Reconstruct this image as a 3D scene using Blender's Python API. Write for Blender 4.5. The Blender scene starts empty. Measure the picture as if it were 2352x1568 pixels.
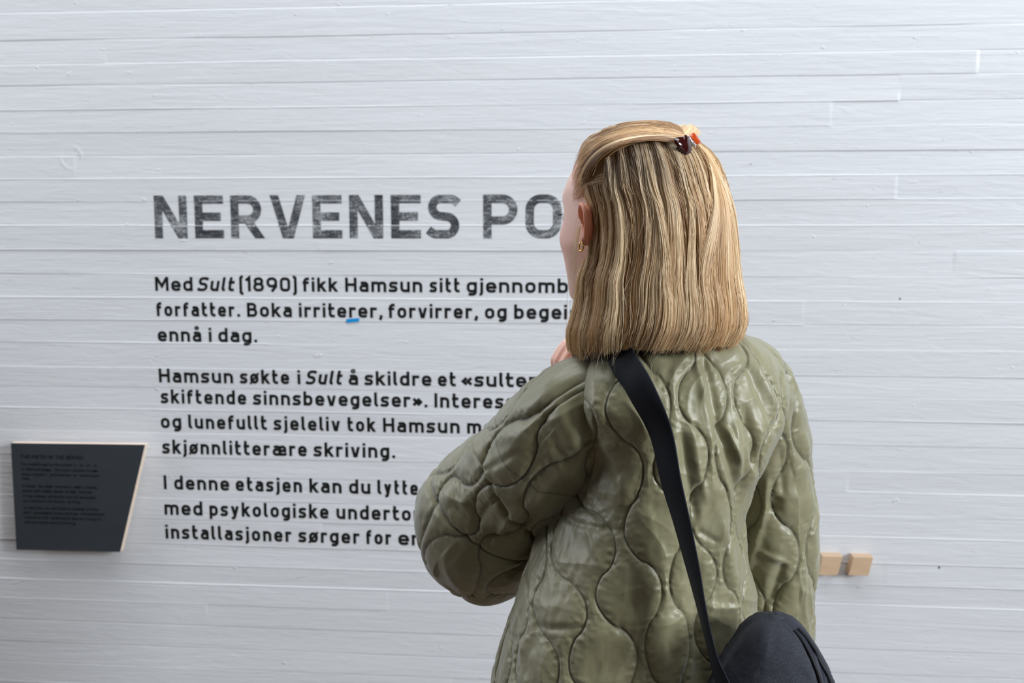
import bpy, math, random
import numpy as np
from mathutils import Vector, Matrix

SC = bpy.context.scene
COL = SC.collection
PI = math.pi

# ------------------------------------------------------------------ camera
F_PX = 2100.0                                   # focal length in pixels of the 2352 px wide frame
PITCH, YAW = math.radians(6.9), math.radians(4.6)
CAM = np.array([0.0, -2.78, 1.55])
cd = bpy.data.cameras.new('camera'); cam = bpy.data.objects.new('camera', cd); COL.objects.link(cam)
cam.location = CAM; cam.rotation_euler = (PI/2 - PITCH, 0, YAW)
cd.sensor_width = 36.0; cd.lens = 36.0*F_PX/2352; cd.clip_start = 0.05
cd.dof.use_dof = True; cd.dof.focus_distance = 1.19; cd.dof.aperture_fstop = 6.5
SC.camera = cam
C_R = np.array([math.cos(YAW), math.sin(YAW), 0.0])
C_F = np.array([-math.sin(YAW)*math.cos(PITCH), math.cos(YAW)*math.cos(PITCH), -math.sin(PITCH)])
C_U = np.cross(C_R, C_F)
def ray(px, py): return C_F + C_R*((px-1176)/F_PX) + C_U*((784-py)/F_PX)
def P(px, py, d): return CAM + d*ray(px, py)                 # point at distance d along the viewing axis
def PW(px, py, y=0.0):                                       # point on the plane y = const (the wall is y = 0)
    r = ray(px, py); return CAM + r*((y-CAM[1])/r[1])

# ------------------------------------------------------------------ world and lights
SC.view_settings.view_transform = 'Standard'; SC.view_settings.look = 'None'
SC.view_settings.gamma = 1; SC.view_settings.use_curve_mapping = False
SC.view_settings.exposure = -0.22
w = bpy.data.worlds.new('world'); SC.world = w; w.use_nodes = True
bg = w.node_tree.nodes['Background']; bg.inputs[0].default_value = (0.80, 0.88, 1.0, 1); bg.inputs[1].default_value = 0.03
def area(name, loc, target, sx, sy, power, col):
    l = bpy.data.lights.new(name, 'AREA'); l.shape = 'RECTANGLE'; l.size = sx; l.size_y = sy; l.energy = power; l.color = col
    o = bpy.data.objects.new(name, l); COL.objects.link(o); o.location = loc
    o.rotation_euler = (Vector(target)-Vector(loc)).to_track_quat('-Z', 'Y').to_euler(); return o
area('skylight', (-0.2, -1.4, 4.8), (0.0, -0.9, 1.2), 6.0, 1.6, 225, (0.90, 0.945, 1.0))
area('rear_skylight', (3.0, -5.0, 4.6), (0.2, -1.2, 1.2), 3.6, 2.0, 60, (0.90, 0.945, 1.0))
area('window_light', (12.0, -8.6, 5.2), (0.0, -1.2, 1.25), 4.4, 3.8, 2800, (0.89, 0.945, 1.0))
area('side_window_light', (-4.4, -0.8, 2.6), (0.2, -1.2, 1.5), 1.2, 2.0, 70, (0.92, 0.95, 1.0))

# ------------------------------------------------------------------ helpers
def tag(o, label=None, cat=None, group=None, kind=None):
    if label: o['label'] = label
    if cat: o['category'] = cat
    if group: o['group'] = group
    if kind: o['kind'] = kind
    return o
def empty(name, loc, label=None, cat=None, group=None):
    o = bpy.data.objects.new(name, None); COL.objects.link(o); o.location = loc; o.empty_display_size = 0.05
    return tag(o, label, cat, group)
def world_of(o):
    m = Matrix.Translation(o.location)
    return m if o.parent is None else world_of(o.parent) @ o.matrix_parent_inverse @ m
def link(o, parent=None):
    COL.objects.link(o)
    if parent is not None:
        o.parent = parent; o.matrix_parent_inverse = world_of(parent).inverted()
    return o
def mesh_np(name, V, F, mat, parent=None, smooth=True, attrs=None):
    """V (n,3) world coordinates, F list of index arrays (quads and/or tris)"""
    V = np.ascontiguousarray(V, dtype=np.float32)
    me = bpy.data.meshes.new(name)
    Fs = F if isinstance(F, (list, tuple)) else [F]
    Fs = [np.asarray(f, dtype=np.int32) for f in Fs if len(f)]
    idx = np.concatenate([f.ravel() for f in Fs])
    tot = np.concatenate([np.full(len(f), f.shape[1], np.int32) for f in Fs])
    start = np.concatenate([[0], np.cumsum(tot)[:-1]]).astype(np.int32)
    me.vertices.add(len(V)); me.vertices.foreach_set('co', V.ravel())
    me.loops.add(len(idx)); me.loops.foreach_set('vertex_index', idx)
    me.polygons.add(len(tot)); me.polygons.foreach_set('loop_start', start)
    me.update(calc_edges=True); me.validate()
    me.polygons.foreach_set('use_smooth', np.full(len(me.polygons), smooth, bool))
    for k, v in (attrs or {}).items():
        v = np.asarray(v, np.float32)
        if v.ndim == 1:
            a = me.attributes.new(k, 'FLOAT', 'POINT'); a.data.foreach_set('value', v)
        else:
            a = me.attributes.new(k, 'FLOAT_COLOR', 'POINT')
            a.data.foreach_set('color', np.concatenate([v, np.ones((len(v), 1), np.float32)], 1).ravel())
    if mat: me.materials.append(mat)
    o = bpy.data.objects.new(name, me); link(o, parent); return o
def grid_faces(n, m, wrap_m=False, wrap_n=False, flip=False):
    i, j = np.meshgrid(np.arange(n if wrap_n else n-1), np.arange(m if wrap_m else m-1), indexing='ij')
    i2, j2 = (i+1) % n, (j+1) % m
    q = np.stack([i*m+j, i2*m+j, i2*m+j2, i*m+j2], -1).reshape(-1, 4)
    return q[:, ::-1] if flip else q
def cat_mesh(parts):
    Vs, Qs, Ts, k = [], [], [], 0
    for V, F in parts:
        for f in (F if isinstance(F, (list, tuple)) else [F]):
            f = np.asarray(f)
            if len(f): (Qs if f.shape[1] == 4 else Ts).append(f+k)
        Vs.append(V); k += len(V)
    out = []
    if Qs: out.append(np.concatenate(Qs))
    if Ts: out.append(np.concatenate(Ts))
    return np.concatenate(Vs), out
def _hash(ix, iy, iz, s):
    n = (ix.astype(np.int64)*374761393 + iy.astype(np.int64)*668265263 + iz.astype(np.int64)*2147483647 + s*974634777) & 0xffffffff
    n = ((n ^ (n >> 13))*1274126177) & 0xffffffff
    n = ((n ^ (n >> 16))*2246822519) & 0xffffffff
    return ((n ^ (n >> 15)) & 0xffff)/32767.5-1.0
def noise(x, y=0.0, z=0.0, seed=0):
    x, y, z = np.broadcast_arrays(np.asarray(x, float), np.asarray(y, float), np.asarray(z, float))
    ix, iy, iz = np.floor(x), np.floor(y), np.floor(z); fx, fy, fz = x-ix, y-iy, z-iz
    u, v, w_ = [t*t*t*(t*(t*6-15)+10) for t in (fx, fy, fz)]
    r = 0
    for a in (0, 1):
        for b in (0, 1):
            for c in (0, 1):
                r = r+_hash(ix+a, iy+b, iz+c, seed)*(u if a else 1-u)*(v if b else 1-v)*(w_ if c else 1-w_)
    return r
def fbm(x, y=0.0, z=0.0, seed=0, o=3):
    r, a = 0, 0.55
    for k in range(o):
        r = r+a*noise(np.asarray(x)*2**k, np.asarray(y)*2**k, np.asarray(z)*2**k, seed+k*17); a *= 0.5
    return r
def sstep(a, b, x):
    t = np.clip((x-a)/(b-a), 0, 1); return t*t*(3-2*t)
def interp(xq, xs, ys):
    """monotone cubic (PCHIP) through xs, ys (ys may have columns)"""
    xs = np.asarray(xs, float); ys = np.asarray(ys, float); one = ys.ndim == 1
    if one: ys = ys[:, None]
    h = np.diff(xs)[:, None]; d = np.diff(ys, axis=0)/h; m = np.zeros_like(ys)
    if len(xs) > 2:
        w1 = 2*h[1:]+h[:-1]; w2 = h[1:]+2*h[:-1]
        with np.errstate(divide='ignore', invalid='ignore'):
            mm = (w1+w2)/(w1/d[:-1]+w2/d[1:])
        m[1:-1] = np.where(d[:-1]*d[1:] > 0, mm, 0)
    m[0] = d[0]; m[-1] = d[-1]
    xq = np.atleast_1d(np.asarray(xq, float)); k = np.clip(np.searchsorted(xs, xq)-1, 0, len(xs)-2)
    t = np.clip((xq-xs[k])/h[k, 0], 0, 1)[:, None]; hh = h[k]
    r = (2*t**3-3*t**2+1)*ys[k]+(t**3-2*t**2+t)*hh*m[k]+(-2*t**3+3*t**2)*ys[k+1]+(t**3-t**2)*hh*m[k+1]
    return r[:, 0] if one else r
def smooth_path(pts, n):
    """Catmull-Rom through 3-D points (extra columns allowed), resampled evenly"""
    pts = np.asarray(pts, float); q = np.vstack([2*pts[0]-pts[1], pts, 2*pts[-1]-pts[-2]]); out = []
    for i in range(1, len(q)-2):
        t = np.linspace(0, 1, 24, endpoint=False)[:, None]; a, b, c, d = q[i-1], q[i], q[i+1], q[i+2]
        out.append(0.5*((2*b)+(c-a)*t+(2*a-5*b+4*c-d)*t**2+(3*b-a-3*c+d)*t**3))
    out = np.vstack(out+[pts[-1:]])
    s = np.concatenate([[0], np.cumsum(np.linalg.norm(np.diff(out[:, :3], axis=0), axis=1))])
    sq = np.linspace(0, s[-1], n)
    return np.stack([np.interp(sq, s, out[:, k]) for k in range(out.shape[1])], 1)
def unit(v): return v/np.maximum(np.linalg.norm(v, axis=-1, keepdims=True), 1e-12)
def frames(pth, up):
    T = unit(np.gradient(pth, axis=0)); N = np.zeros_like(T); n = np.asarray(up, float)
    for i in range(len(T)):
        n = n-T[i]*np.dot(n, T[i]); n = n/np.linalg.norm(n); N[i] = n
    return T, N, np.cross(T, N)
def tube(pth, r, up=(0, 0, 1), m=12, caps=True, flat=1.0):
    pth = np.asarray(pth, float); r = np.broadcast_to(np.asarray(r, float), (len(pth),))
    if caps:
        T0 = unit(pth[0]-pth[1]); T1 = unit(pth[-1]-pth[-2])
        pth = np.vstack([pth[0]+T0*r[0]*.55, pth[0]+T0*r[0]*.4, pth, pth[-1]+T1*r[-1]*.4, pth[-1]+T1*r[-1]*.55])
        r = np.concatenate([[r[0]*.05, r[0]*.72], r, [r[-1]*.72, r[-1]*.05]])
    T, N, B = frames(pth, up); a = np.linspace(0, 2*PI, m, endpoint=False)
    V = pth[:, None]+(N[:, None]*np.cos(a)[None, :, None]+B[:, None]*np.sin(a)[None, :, None]*flat)*r[:, None, None]
    F = [grid_faces(len(pth), m, wrap_m=True)]
    return V.reshape(-1, 3), F
def ellipsoid(c, rx, ry, rz, n=16, m=24):
    t = np.linspace(0.02, PI-0.02, n); a = np.linspace(0, 2*PI, m, endpoint=False)
    V = np.stack([np.sin(t)[:, None]*np.cos(a)*rx+c[0], np.sin(t)[:, None]*np.sin(a)*ry+c[1], (np.cos(t)[:, None]+0*a)*rz+c[2]], -1)
    return V.reshape(-1, 3), [grid_faces(n, m, wrap_m=True)]
def prism(poly, d0, d1, place, bev=0.0):
    """polygon (n,2) extruded from depth d0 to d1; place(u, v, d) -> world; bevelled front edge"""
    poly = np.asarray(poly, float); c = poly.mean(0)
    def inset(b):
        n = len(poly); out = []
        for i in range(n):
            e1 = unit(poly[i]-poly[i-1]); e2 = unit(poly[(i+1) % n]-poly[i])
            m = unit(unit(np.array([-e1[1], e1[0]]))+unit(np.array([-e2[1], e2[0]])))
            s = 1 if np.dot(m, c-poly[i]) > 0 else -1
            out.append(poly[i]+s*m*b/max(.3, abs(np.dot(m, [-e1[1], e1[0]]))))
        return np.array(out)
    rings = [(poly, d0), (poly, d1-bev), (inset(bev*.3), d1-bev*.3), (inset(bev), d1)] if bev else [(poly, d0), (poly, d1)]
    V = np.array([place(u, v, d) for pl, d in rings for u, v in pl]); n = len(poly)
    F = grid_faces(len(rings), n, wrap_m=True)
    k = len(V); V = np.vstack([V, V[:n].mean(0), V[-n:].mean(0)])
    T = [[k, (i+1) % n, i] for i in range(n)]+[[k+1, k-n+i, k-n+(i+1) % n] for i in range(n)]
    return V, [F, np.array(T)]

# ------------------------------------------------------------------ materials
def mat(name, col=(0.5, 0.5, 0.5), rough=0.5, spec=0.5, **kw):
    m = bpy.data.materials.new(name); m.use_nodes = True; nt = m.node_tree
    b = nt.nodes['Principled BSDF']; b.inputs['Base Color'].default_value = (*col, 1); b.inputs['Roughness'].default_value = rough
    b.inputs['Specular IOR Level'].default_value = spec
    for k, v in kw.items(): b.inputs[k.replace('_', ' ')].default_value = v
    return m
class NT:
    def __init__(s, m): s.t = m.node_tree; s.b = s.t.nodes['Principled BSDF']
    def n(s, typ, **kw):
        x = s.t.nodes.new('ShaderNode'+typ)
        for k, v in kw.items(): setattr(x, k, v)
        return x
    def l(s, a, b): s.t.links.new(a, b)
    def noise(s, scale=(1, 1, 1), detail=3, rough=.55, nscale=1.0, dist=0.0):
        tc = s.n('TexCoord'); mp = s.n('Mapping'); mp.inputs['Scale'].default_value = scale; s.l(tc.outputs['Object'], mp.inputs[0])
        x = s.n('TexNoise'); x.inputs['Scale'].default_value = nscale; x.inputs['Detail'].default_value = detail
        x.inputs['Roughness'].default_value = rough; x.inputs['Distortion'].default_value = dist
        s.l(mp.outputs[0], x.inputs['Vector']); return x.outputs['Fac']
    def ramp(s, fac, stops):
        r = s.n('ValToRGB'); e = r.color_ramp.elements
        while len(e) < len(stops): e.new(.5)
        for k, (p, c) in enumerate(stops):
            e[k].position = p; e[k].color = (*c, 1) if len(c) == 3 else c
        s.l(fac, r.inputs[0]); return r.outputs[0]
    def bump(s, h, strength, dist, prev=None):
        b = s.n('Bump'); b.inputs['Strength'].default_value = strength; b.inputs['Distance'].default_value = dist
        s.l(h, b.inputs['Height'])
        if prev is not None: s.l(prev, b.inputs['Normal'])
        return b.outputs[0]
# ------------------------------------------------------------------ the board-marked white wall
rng = np.random.default_rng(7)
JPX = [22, 88, 143, 193, 249, 303, 357, 410, 462, 518, 574, 629, 684, 735, 788, 845, 890, 941, 994, 1050, 1096, 1146, 1193, 1249, 1296, 1340, 1385, 1436, 1487, 1533, 1580]
JZ = [PW(420, y)[2] for y in JPX][::-1]
while JZ[0] > 0.04: JZ.insert(0, JZ[0]-rng.uniform(.062, .074))
while JZ[-1] < 3.15: JZ.append(JZ[-1]+rng.uniform(.066, .076))
JZ[0] = 0.0; JZ = np.array(JZ); NB = len(JZ)-1
SEG = [np.sort(np.concatenate([[-6], -6+np.cumsum(rng.uniform(1.9, 4.2, 6))])) for _ in range(NB)]
for (px, py) in ((242, 110), (1105, 160), (2068, 200), (890, 1390), (730, 555), (1948, 1120), (615, 770)):   # board ends the photo shows
    p = PW(px, py); j = int(np.clip(np.searchsorted(JZ, p[2])-1, 0, NB-1)); SEG[j] = np.sort(np.append(SEG[j][np.abs(SEG[j]-p[0]) > .5], p[0]))
PRO = [rng.uniform(-.0010, .0010, 14) for _ in range(NB)]; TILT = [rng.uniform(-.0009, .0009, 14) for _ in range(NB)]
FIN = [rng.uniform(-.7, 1.0, 14) for _ in range(NB)]
for py, a in ((410, 1.0), (518, 1.0), (685, .9), (357, -1), (1296, .8), (1340, .9), (941, .9), (629, .6), (462, .7), (22, -1), (88, -1), (143, -1), (193, -1), (1436, -1), (1249, .9)):
    j = int(np.argmin(np.abs(JZ-PW(420, py)[2])))
    if j < NB: FIN[j][:] = a
RING = PW(163, 362)
def joint(j, x): return JZ[j]+.0011*noise(x*1.1, j*3.7, 0, 5)
def wall_h(x, z):
    x = np.asarray(x, float); z = np.asarray(z, float); sh = np.broadcast(x, z).shape
    x = np.broadcast_to(x, sh).ravel(); z = np.broadcast_to(z, sh).ravel(); h = np.zeros(len(x))
    j0 = np.clip(np.searchsorted(JZ, z)-1, 0, NB-1)
    jz = JZ+0
    jit = .0011*noise(x*1.1, j0*3.7, 0, 5); j0 = np.where((z < jz[j0]+jit) & (j0 > 0), j0-1, j0)
    jn = np.minimum(j0+1, NB-1); jit2 = .0011*noise(x*1.1, jn*3.7, 0, 5); j0 = np.where((z > jz[jn]+jit2) & (jn > j0), jn, j0)
    for j in np.unique(j0):
        q = j0 == j; xs, zs = x[q], z[q]
        k = np.clip(np.searchsorted(SEG[j], xs)-1, 0, 13)
        mid = (JZ[j]+JZ[j+1])/2; t = (zs-mid)/(JZ[j+1]-JZ[j])*2
        v = PRO[j][k]+TILT[j][k]*t+.0009*noise(xs*2.2, j*5.1, zs*7, 9)
        lo = JZ[j]+.0011*noise(xs*1.1, j*3.7, 0, 5); hi = JZ[j+1]+.0011*noise(xs*1.1, (j+1)*3.7, 0, 5)
        f0 = FIN[j][k]+.55*noise(xs*3, j*2.3, 0, 11); v = v+np.clip(f0, -.8, 1.2)*.0010*np.exp(-((zs-lo)/.0014)**2)
        if j+1 < NB:
            f1 = FIN[j+1][np.clip(np.searchsorted(SEG[j+1], xs)-1, 0, 13)]+.55*noise(xs*3, (j+1)*2.3, 0, 11)
            v = v+np.clip(f1, -.8, 1.2)*.0010*np.exp(-((zs-hi)/.0014)**2)
        h[q] = v
    r = np.hypot(x-RING[0], (z-RING[2])); ang = np.arctan2(z-RING[2], x-RING[0])
    h += .0014*np.exp(-((r-.033)/.0035)**2)*(1+.4*np.sin(ang*2))-.0009*np.exp(-((r-.027)/.003)**2)
    return h.reshape(sh)
zr = []
for j in range(NB):
    a, b = JZ[j], JZ[j+1]
    zr += [a+d for d in (0, .0007, .0014, .0022, .0034, .006)]+list(np.linspace(a+.011, b-.011, 8))+[b-d for d in (.006, .0034, .0022, .0014, .0007)]
zr = np.array(sorted(zr+[JZ[-1]]))
xr = np.concatenate([np.linspace(-5, -2.3, 40, endpoint=False), np.linspace(-2.3, 2.2, 950, endpoint=False), np.linspace(2.2, 5, 40)])
ZZ, XX = np.meshgrid(zr, xr, indexing='ij'); HH = wall_h(XX, ZZ)
V = np.stack([XX, -HH, ZZ], -1).reshape(-1, 3)
M_wall = mat('white_painted_board_marked_concrete', (0.61, 0.615, 0.63), 0.42, 0.5)
n = NT(M_wall)
g1 = n.noise((5, 1, 150), 4, .6, 1.0, .8); g2 = n.noise((9, 1, 34), 2, .5, 1.0, 1.5); g3 = n.noise((1.6, 1, 24), 3, .5, 1.0, 2.2)
blob = n.ramp(n.noise((26, 1, 70), 2, .5, 1.0, .6), [(.70, (0, 0, 0)), (.80, (1, 1, 1))])
nb = n.bump(g1, .4, .0016); nb = n.bump(g2, .30, .003, nb); nb = n.bump(g3, .30, .004, nb); nb = n.bump(blob, .7, .0024, nb)
n.l(nb, n.b.inputs['Normal'])
n.l(n.ramp(n.noise((1.2, 1, 9), 4, .6), [(.3, (.585, .592, .61)), (.7, (.625, .632, .65))]), n.b.inputs['Base Color'])
back = np.array([[-5, .25, 0], [5, .25, 0], [5, .25, JZ[-1]], [-5, .25, JZ[-1]]])
nW = len(V); a0, a1, a2, a3 = 0, len(xr)-1, nW-1, nW-len(xr)
Vw = np.vstack([V, back])
wall = mesh_np('wall_back', Vw, [grid_faces(len(zr), len(xr), flip=True), np.array([[nW, nW+3, nW+2, nW+1], [a0, a3, nW+3, nW], [a1, nW+1, nW+2, a2]])], M_wall)
tag(wall, kind='structure')
# floor of the hall: warm boards
M_floor = mat('oiled_oak_floor', (0.10, 0.07, 0.04), 0.45)
n = NT(M_floor); n.l(n.ramp(n.noise((14, .9, 1), 5, .6, 1.0, 1.0), [(.3, (.075, .045, .026)), (.7, (.13, .085, .05))]), n.b.inputs['Base Color'])
Vf = np.array([[x, y, z] for z in (-.1, 0) for x, y in ((-5, -9), (5, -9), (5, .25), (-5, .25))], float)
Vf[:, 2] -= 0.0
fl = mesh_np('floor', Vf, np.array([[4, 5, 6, 7], [3, 2, 1, 0], [0, 1, 5, 4], [1, 2, 6, 5], [2, 3, 7, 6], [3, 0, 4, 7]]), M_floor, smooth=False)
tag(fl, kind='structure')

M_hole = mat('dark_nail_hole', (.05, .05, .055), .8)
for px, py_, r in ((2067, 686, .0032), (2157, 1303, .0040)):
    p = PW(px, py_); al = np.linspace(0, 2*PI, 14, endpoint=False)
    v, f = prism(np.stack([p[0]+r*np.cos(al)*.7, p[2]+r*np.sin(al)], 1), -.001, .0006, lambda u, v_, d: np.array([u, -float(wall_h(u, v_))-d, v_])); mesh_np('nail_hole', v, f, M_hole, wall)

# ------------------------------------------------------------------ lettering: a monoline alphabet drawn as rounded strokes
def fillet(pts, closed):
    pts = [(p[0], p[1], p[2] if len(p) > 2 else 0) for p in pts]; n = len(pts); out = []
    for i, (x, y, r) in enumerate(pts):
        p = np.array([x, y])
        if (not closed and i in (0, n-1)) or r <= 0: out.append(p); continue
        a = np.array(pts[i-1][:2]); b = np.array(pts[(i+1) % n][:2])
        u, v = unit(a-p), unit(b-p); c = np.clip(np.dot(u, v), -1, 1); th = math.acos(c)
        d = min(r/max(math.tan(th/2), .05), np.linalg.norm(a-p)*(.5 if pts[i-1][2] else 1), np.linalg.norm(b-p)*(.5 if pts[(i+1) % n][2] else 1))
        q0, q2 = p+u*d, p+v*d; wgt = math.sin(th/2)
        for t in np.linspace(0, 1, 9):
            den = (1-t)**2+2*wgt*t*(1-t)+t*t; out.append(((1-t)**2*q0+2*wgt*t*(1-t)*p+t*t*q2)/den)
    return np.array(out)
def glyphs(w):
    h = w/2; X = .735; T = X-h; b = h; t = 1-h; bw = .60-w; L = h; R = h+bw; r = bw/2; G = {}; W = .60; D = -.20
    def g(c, wd, *st): G[c] = (wd, st)
    o_ = ([(L, b, r), (R, b, r), (R, T, r), (L, T, r)], True); st = lambda x, y0, y1: ([(x, y0), (x, y1)], False)
    arch = lambda x0, x1: ([(x0, T-.16), (x0, T, r), (x1, T, r), (x1, 0)], False)
    g('o', W, o_); g('n', W, st(L, 0, X), arch(L, R)); g('h', W, st(L, 0, 1), arch(L, R))
    g('m', .94, st(L, 0, X), ([(L, T-.14), (L, T, .15), (.47, T, .15), (.47, 0)], False), ([(.47, T-.14), (.47, T, .15), (.94-h, T, .15), (.94-h, 0)], False))
    g('u', W, st(R, 0, X), ([(R, b+.16), (R, b, r), (L, b, r), (L, X)], False)); g('r', .43, st(L, 0, X), ([(L, T-.15), (L, T, .17), (.43, T-.01)], False))
    g('b', W, st(L, 0, 1), o_); g('d', W, st(R, 0, 1), o_); g('p', W, st(L, D-.02, X), o_); g('q', W, st(R, D-.02, X), o_)
    g('g', W, o_, ([(R, X), (R, D+h-.02, r), (L+.02, D+h-.02, .12)], False)); g('c', .55, ([(.55, T-.06), (.46, T, .1), (L, T, r), (L, b, r), (.46, b, .1), (.55, b+.06)], False))
    ea = [(R, .36), (R, T, r), (L, T, r), (L, b, r), (R-.05, b, .12), (R+.02, b+.10)]
    g('e', W, (ea, False), ([(L, .36), (R+h, .36)], False))
    aa = lambda L, R: (([(L+.0, T-.04), (L+.10, T, .12), (R, T, .19), (R, 0)], False), ([(R, .425), (L, .425, .15), (L, b, .15), (R-.03, b, .15), (R, b+.12)], False))
    g('a', .58, *aa(L, .58-h)); g('å', .58, *aa(L, .58-h), ([(.20, .88, .09), (.38, .88, .09), (.38, 1.06, .09), (.20, 1.06, .09)], True))
    g('æ', .97, *aa(L, .50), ([(.97-h, .36), (.97-h, T, .18), (.50, T, .18), (.50, b, .18), (.97-h-.02, b, .12), (.96, b+.10)], False), ([(.50, .36), (.97, .36)], False))
    g('ø', W, o_, ([(-.01, -.02), (W+.01, X+.02)], False))
    g('s', .53, ([(.51, T-.06), (.42, T, .10), (L, T, .15), (L, .385, .15), (.53-h, .35, .15), (.53-h, b, .16), (.10, b, .10), (.01, b+.07)], False))
    g('t', .42, ([(.13, 1), (.13, b, .16), (.42, b)], False), ([(0, T), (.40, T)], False)); g('f', .41, ([(.13, 0), (.13, t, .17), (.41, t)], False), ([(0, T), (.38, T)], False))
    g('i', w, st(h, 0, X), st(h, 1-w*.9, 1.0)); g('j', .24, ([(.24-h, X), (.24-h, D+h-.02, .14), (-.02, D+h-.02)], False), st(.24-h, 1-w*.9, 1.0)); g('l', .27, ([(h, 1), (h, b, .13), (.27, b)], False))
    g('k', .58, st(h, 0, 1), ([(h+.02, .30), (.54, X+.05)], False), ([(.22, .46), (.56, -.05)], False)); g('v', .58, ([(h*.75, X+.06), (.29-h*.1, -.06)], False), ([(.58-h*.75, X+.06), (.29+h*.1, -.06)], False))
    g('y', .58, ([(h*.95, X), (.30, .08)], False), ([(.58-h*.95, X), (.25, -.10, .12), (.06, D+h-.02)], False)); g('x', .56, ([(.08, X), (.48, 0)], False), ([(.48, X), (.08, 0)], False))
    g('w', .90, *[([p, q], False) for p, q in (((h*.85, X), (.25, 0)), ((.43, X), (.25, 0)), ((.47, X), (.65, 0)), ((.90-h*.85, X), (.65, 0)))]); g('z', .52, ([(.03, T), (.46, T), (.06, b), (.5, b)], False))
    g('.', w*1.05, st(w*.52, 0, w*1.02)); g(',', w*1.1, ([(w*.6, w), (w*.6, w*.3), (w*.2, -.14)], False)); g('’', w*1.1, ([(w*.6, 1), (w*.6, .88), (w*.2, .76)], False))
    ch = lambda x, s: ([(x+(.10 if s < 0 else -.10), .60), (x-(.10 if s < 0 else -.10), .37), (x+(.10 if s < 0 else -.10), .14)], False)
    g('«', .56, ch(.16, -1), ch(.42, -1)); g('»', .56, ch(.14, 1), ch(.40, 1)); g('-', .36, ([(0, .37), (.36, .37)], False))
    g('(', .28, ([(.28, 1.03), (.17, 1.03, .10), (h, .95, .12), (h, -.08, .12), (.17, -.15, .10), (.28, -.15)], False)); g(')', .28, ([(0, 1.03), (.11, 1.03, .1), (.28-h, .95, .12), (.28-h, -.08, .12), (.11, -.15, .1), (0, -.15)], False))
    g('1', .34, ([(.0, .76), (.25, .97), (.25, 0)], False)); g('0', W, ([(L, b, r), (R, b, r), (R, t, r), (L, t, r)], True))
    g('8', .62, ([(h, b, .2), (.62-h, b, .2), (.62-h, .52, .2), (h, .52, .2)], True), ([(h+.03, .52, .18), (.59-h, .52, .18), (.59-h, t, .18), (h+.03, t, .18)], True))
    g('9', .62, ([(h, .38, .22), (.62-h, .38, .22), (.62-h, t, .22), (h, t, .22)], True), ([(.62-h, .62), (.52, .36), (.30, 0)], False))
    # capitals
    g('N', .73, st(h, 0, 1), st(.73-h, 0, 1), ([(h*.85, 1.06), (.73-h*.85, -.06)], False)); g('H', .72, st(h, 0, 1), st(.72-h, 0, 1), ([(h, .51), (.72-h, .51)], False)); g('I', w, st(h, 0, 1))
    g('E', .63, ([(.63, t), (h, t), (h, b), (.63, b)], False), ([(h, .505), (.57, .505)], False)); g('F', .60, ([(.60, t), (h, t), (h, 0)], False), ([(h, .49), (.54, .49)], False))
    bowl = lambda R, m: ([(h, 0), (h, t), (R, t, (t-m)/2), (R, m, (t-m)/2), (h, m)], False)
    g('P', .67, bowl(.67-h, .41)); g('R', .72, bowl(.68-h, .44), ([(.36, .44), (.67, -.06)], False)); g('B', .68, bowl(.63-h, .53), ([(h, b), (.68-h, b, .2), (.68-h, .53, .2), (h, .53)], False))
    g('V', .74, ([(h*.7, 1.06), (.37-h*.1, -.06)], False), ([(.74-h*.7, 1.06), (.37+h*.1, -.06)], False)); g('Y', .70, ([(h, 1), (.35, .44), (.70-h, 1)], False), st(.35, 0, .46)); g('T', .64, st(.32, 0, 1), ([(0, t), (.64, t)], False))
    g('S', .66, ([(.63, t-.10), (.52, t, .13), (h, t, .20), (h, .53, .20), (.66-h, .48, .20), (.66-h, b, .21), (.13, b, .14), (.01, b+.10)], False)); g('O', .70, ([(h, b, .25), (.70-h, b, .25), (.70-h, t, .25), (h, t, .25)], True))
    g('M', .86, st(h, 0, 1), st(.86-h, 0, 1), ([(h*1.1, .98), (.43, .34), (.86-h*1.1, .98)], False))
    return G
def stroke(pts, closed, w, step):
    p = fillet(pts, closed); q = np.vstack([p, p[:1]]) if closed else p
    d = np.linalg.norm(np.diff(q, axis=0), axis=1); q = q[np.concatenate([[True], d > 1e-5])]
    out = []
    for a, c in zip(q[:-1], q[1:]):
        k = max(1, int(np.linalg.norm(c-a)/step)); out += [a+(c-a)*i/k for i in range(k)]
    if not closed: out.append(q[-1])
    q = np.array(out); n = len(q)
    e = unit(np.roll(q, -1, 0)-q); ep = np.roll(e, 1, 0)
    if not closed: e[-1] = ep[-1]; ep[0] = e[0]
    n1 = np.stack([-ep[:, 1], ep[:, 0]], 1); n2 = np.stack([-e[:, 1], e[:, 0]], 1); m = unit(n1+n2)
    k = 1/np.clip(np.sum(m*n1, 1), .45, 1)
    V = np.stack([q+m*(k*w/2)[:, None]*s for s in (-1, 0, 1)], 1).reshape(-1, 2)
    return V, grid_faces(n, 3, wrap_n=closed, flip=True)
GL = {}
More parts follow.
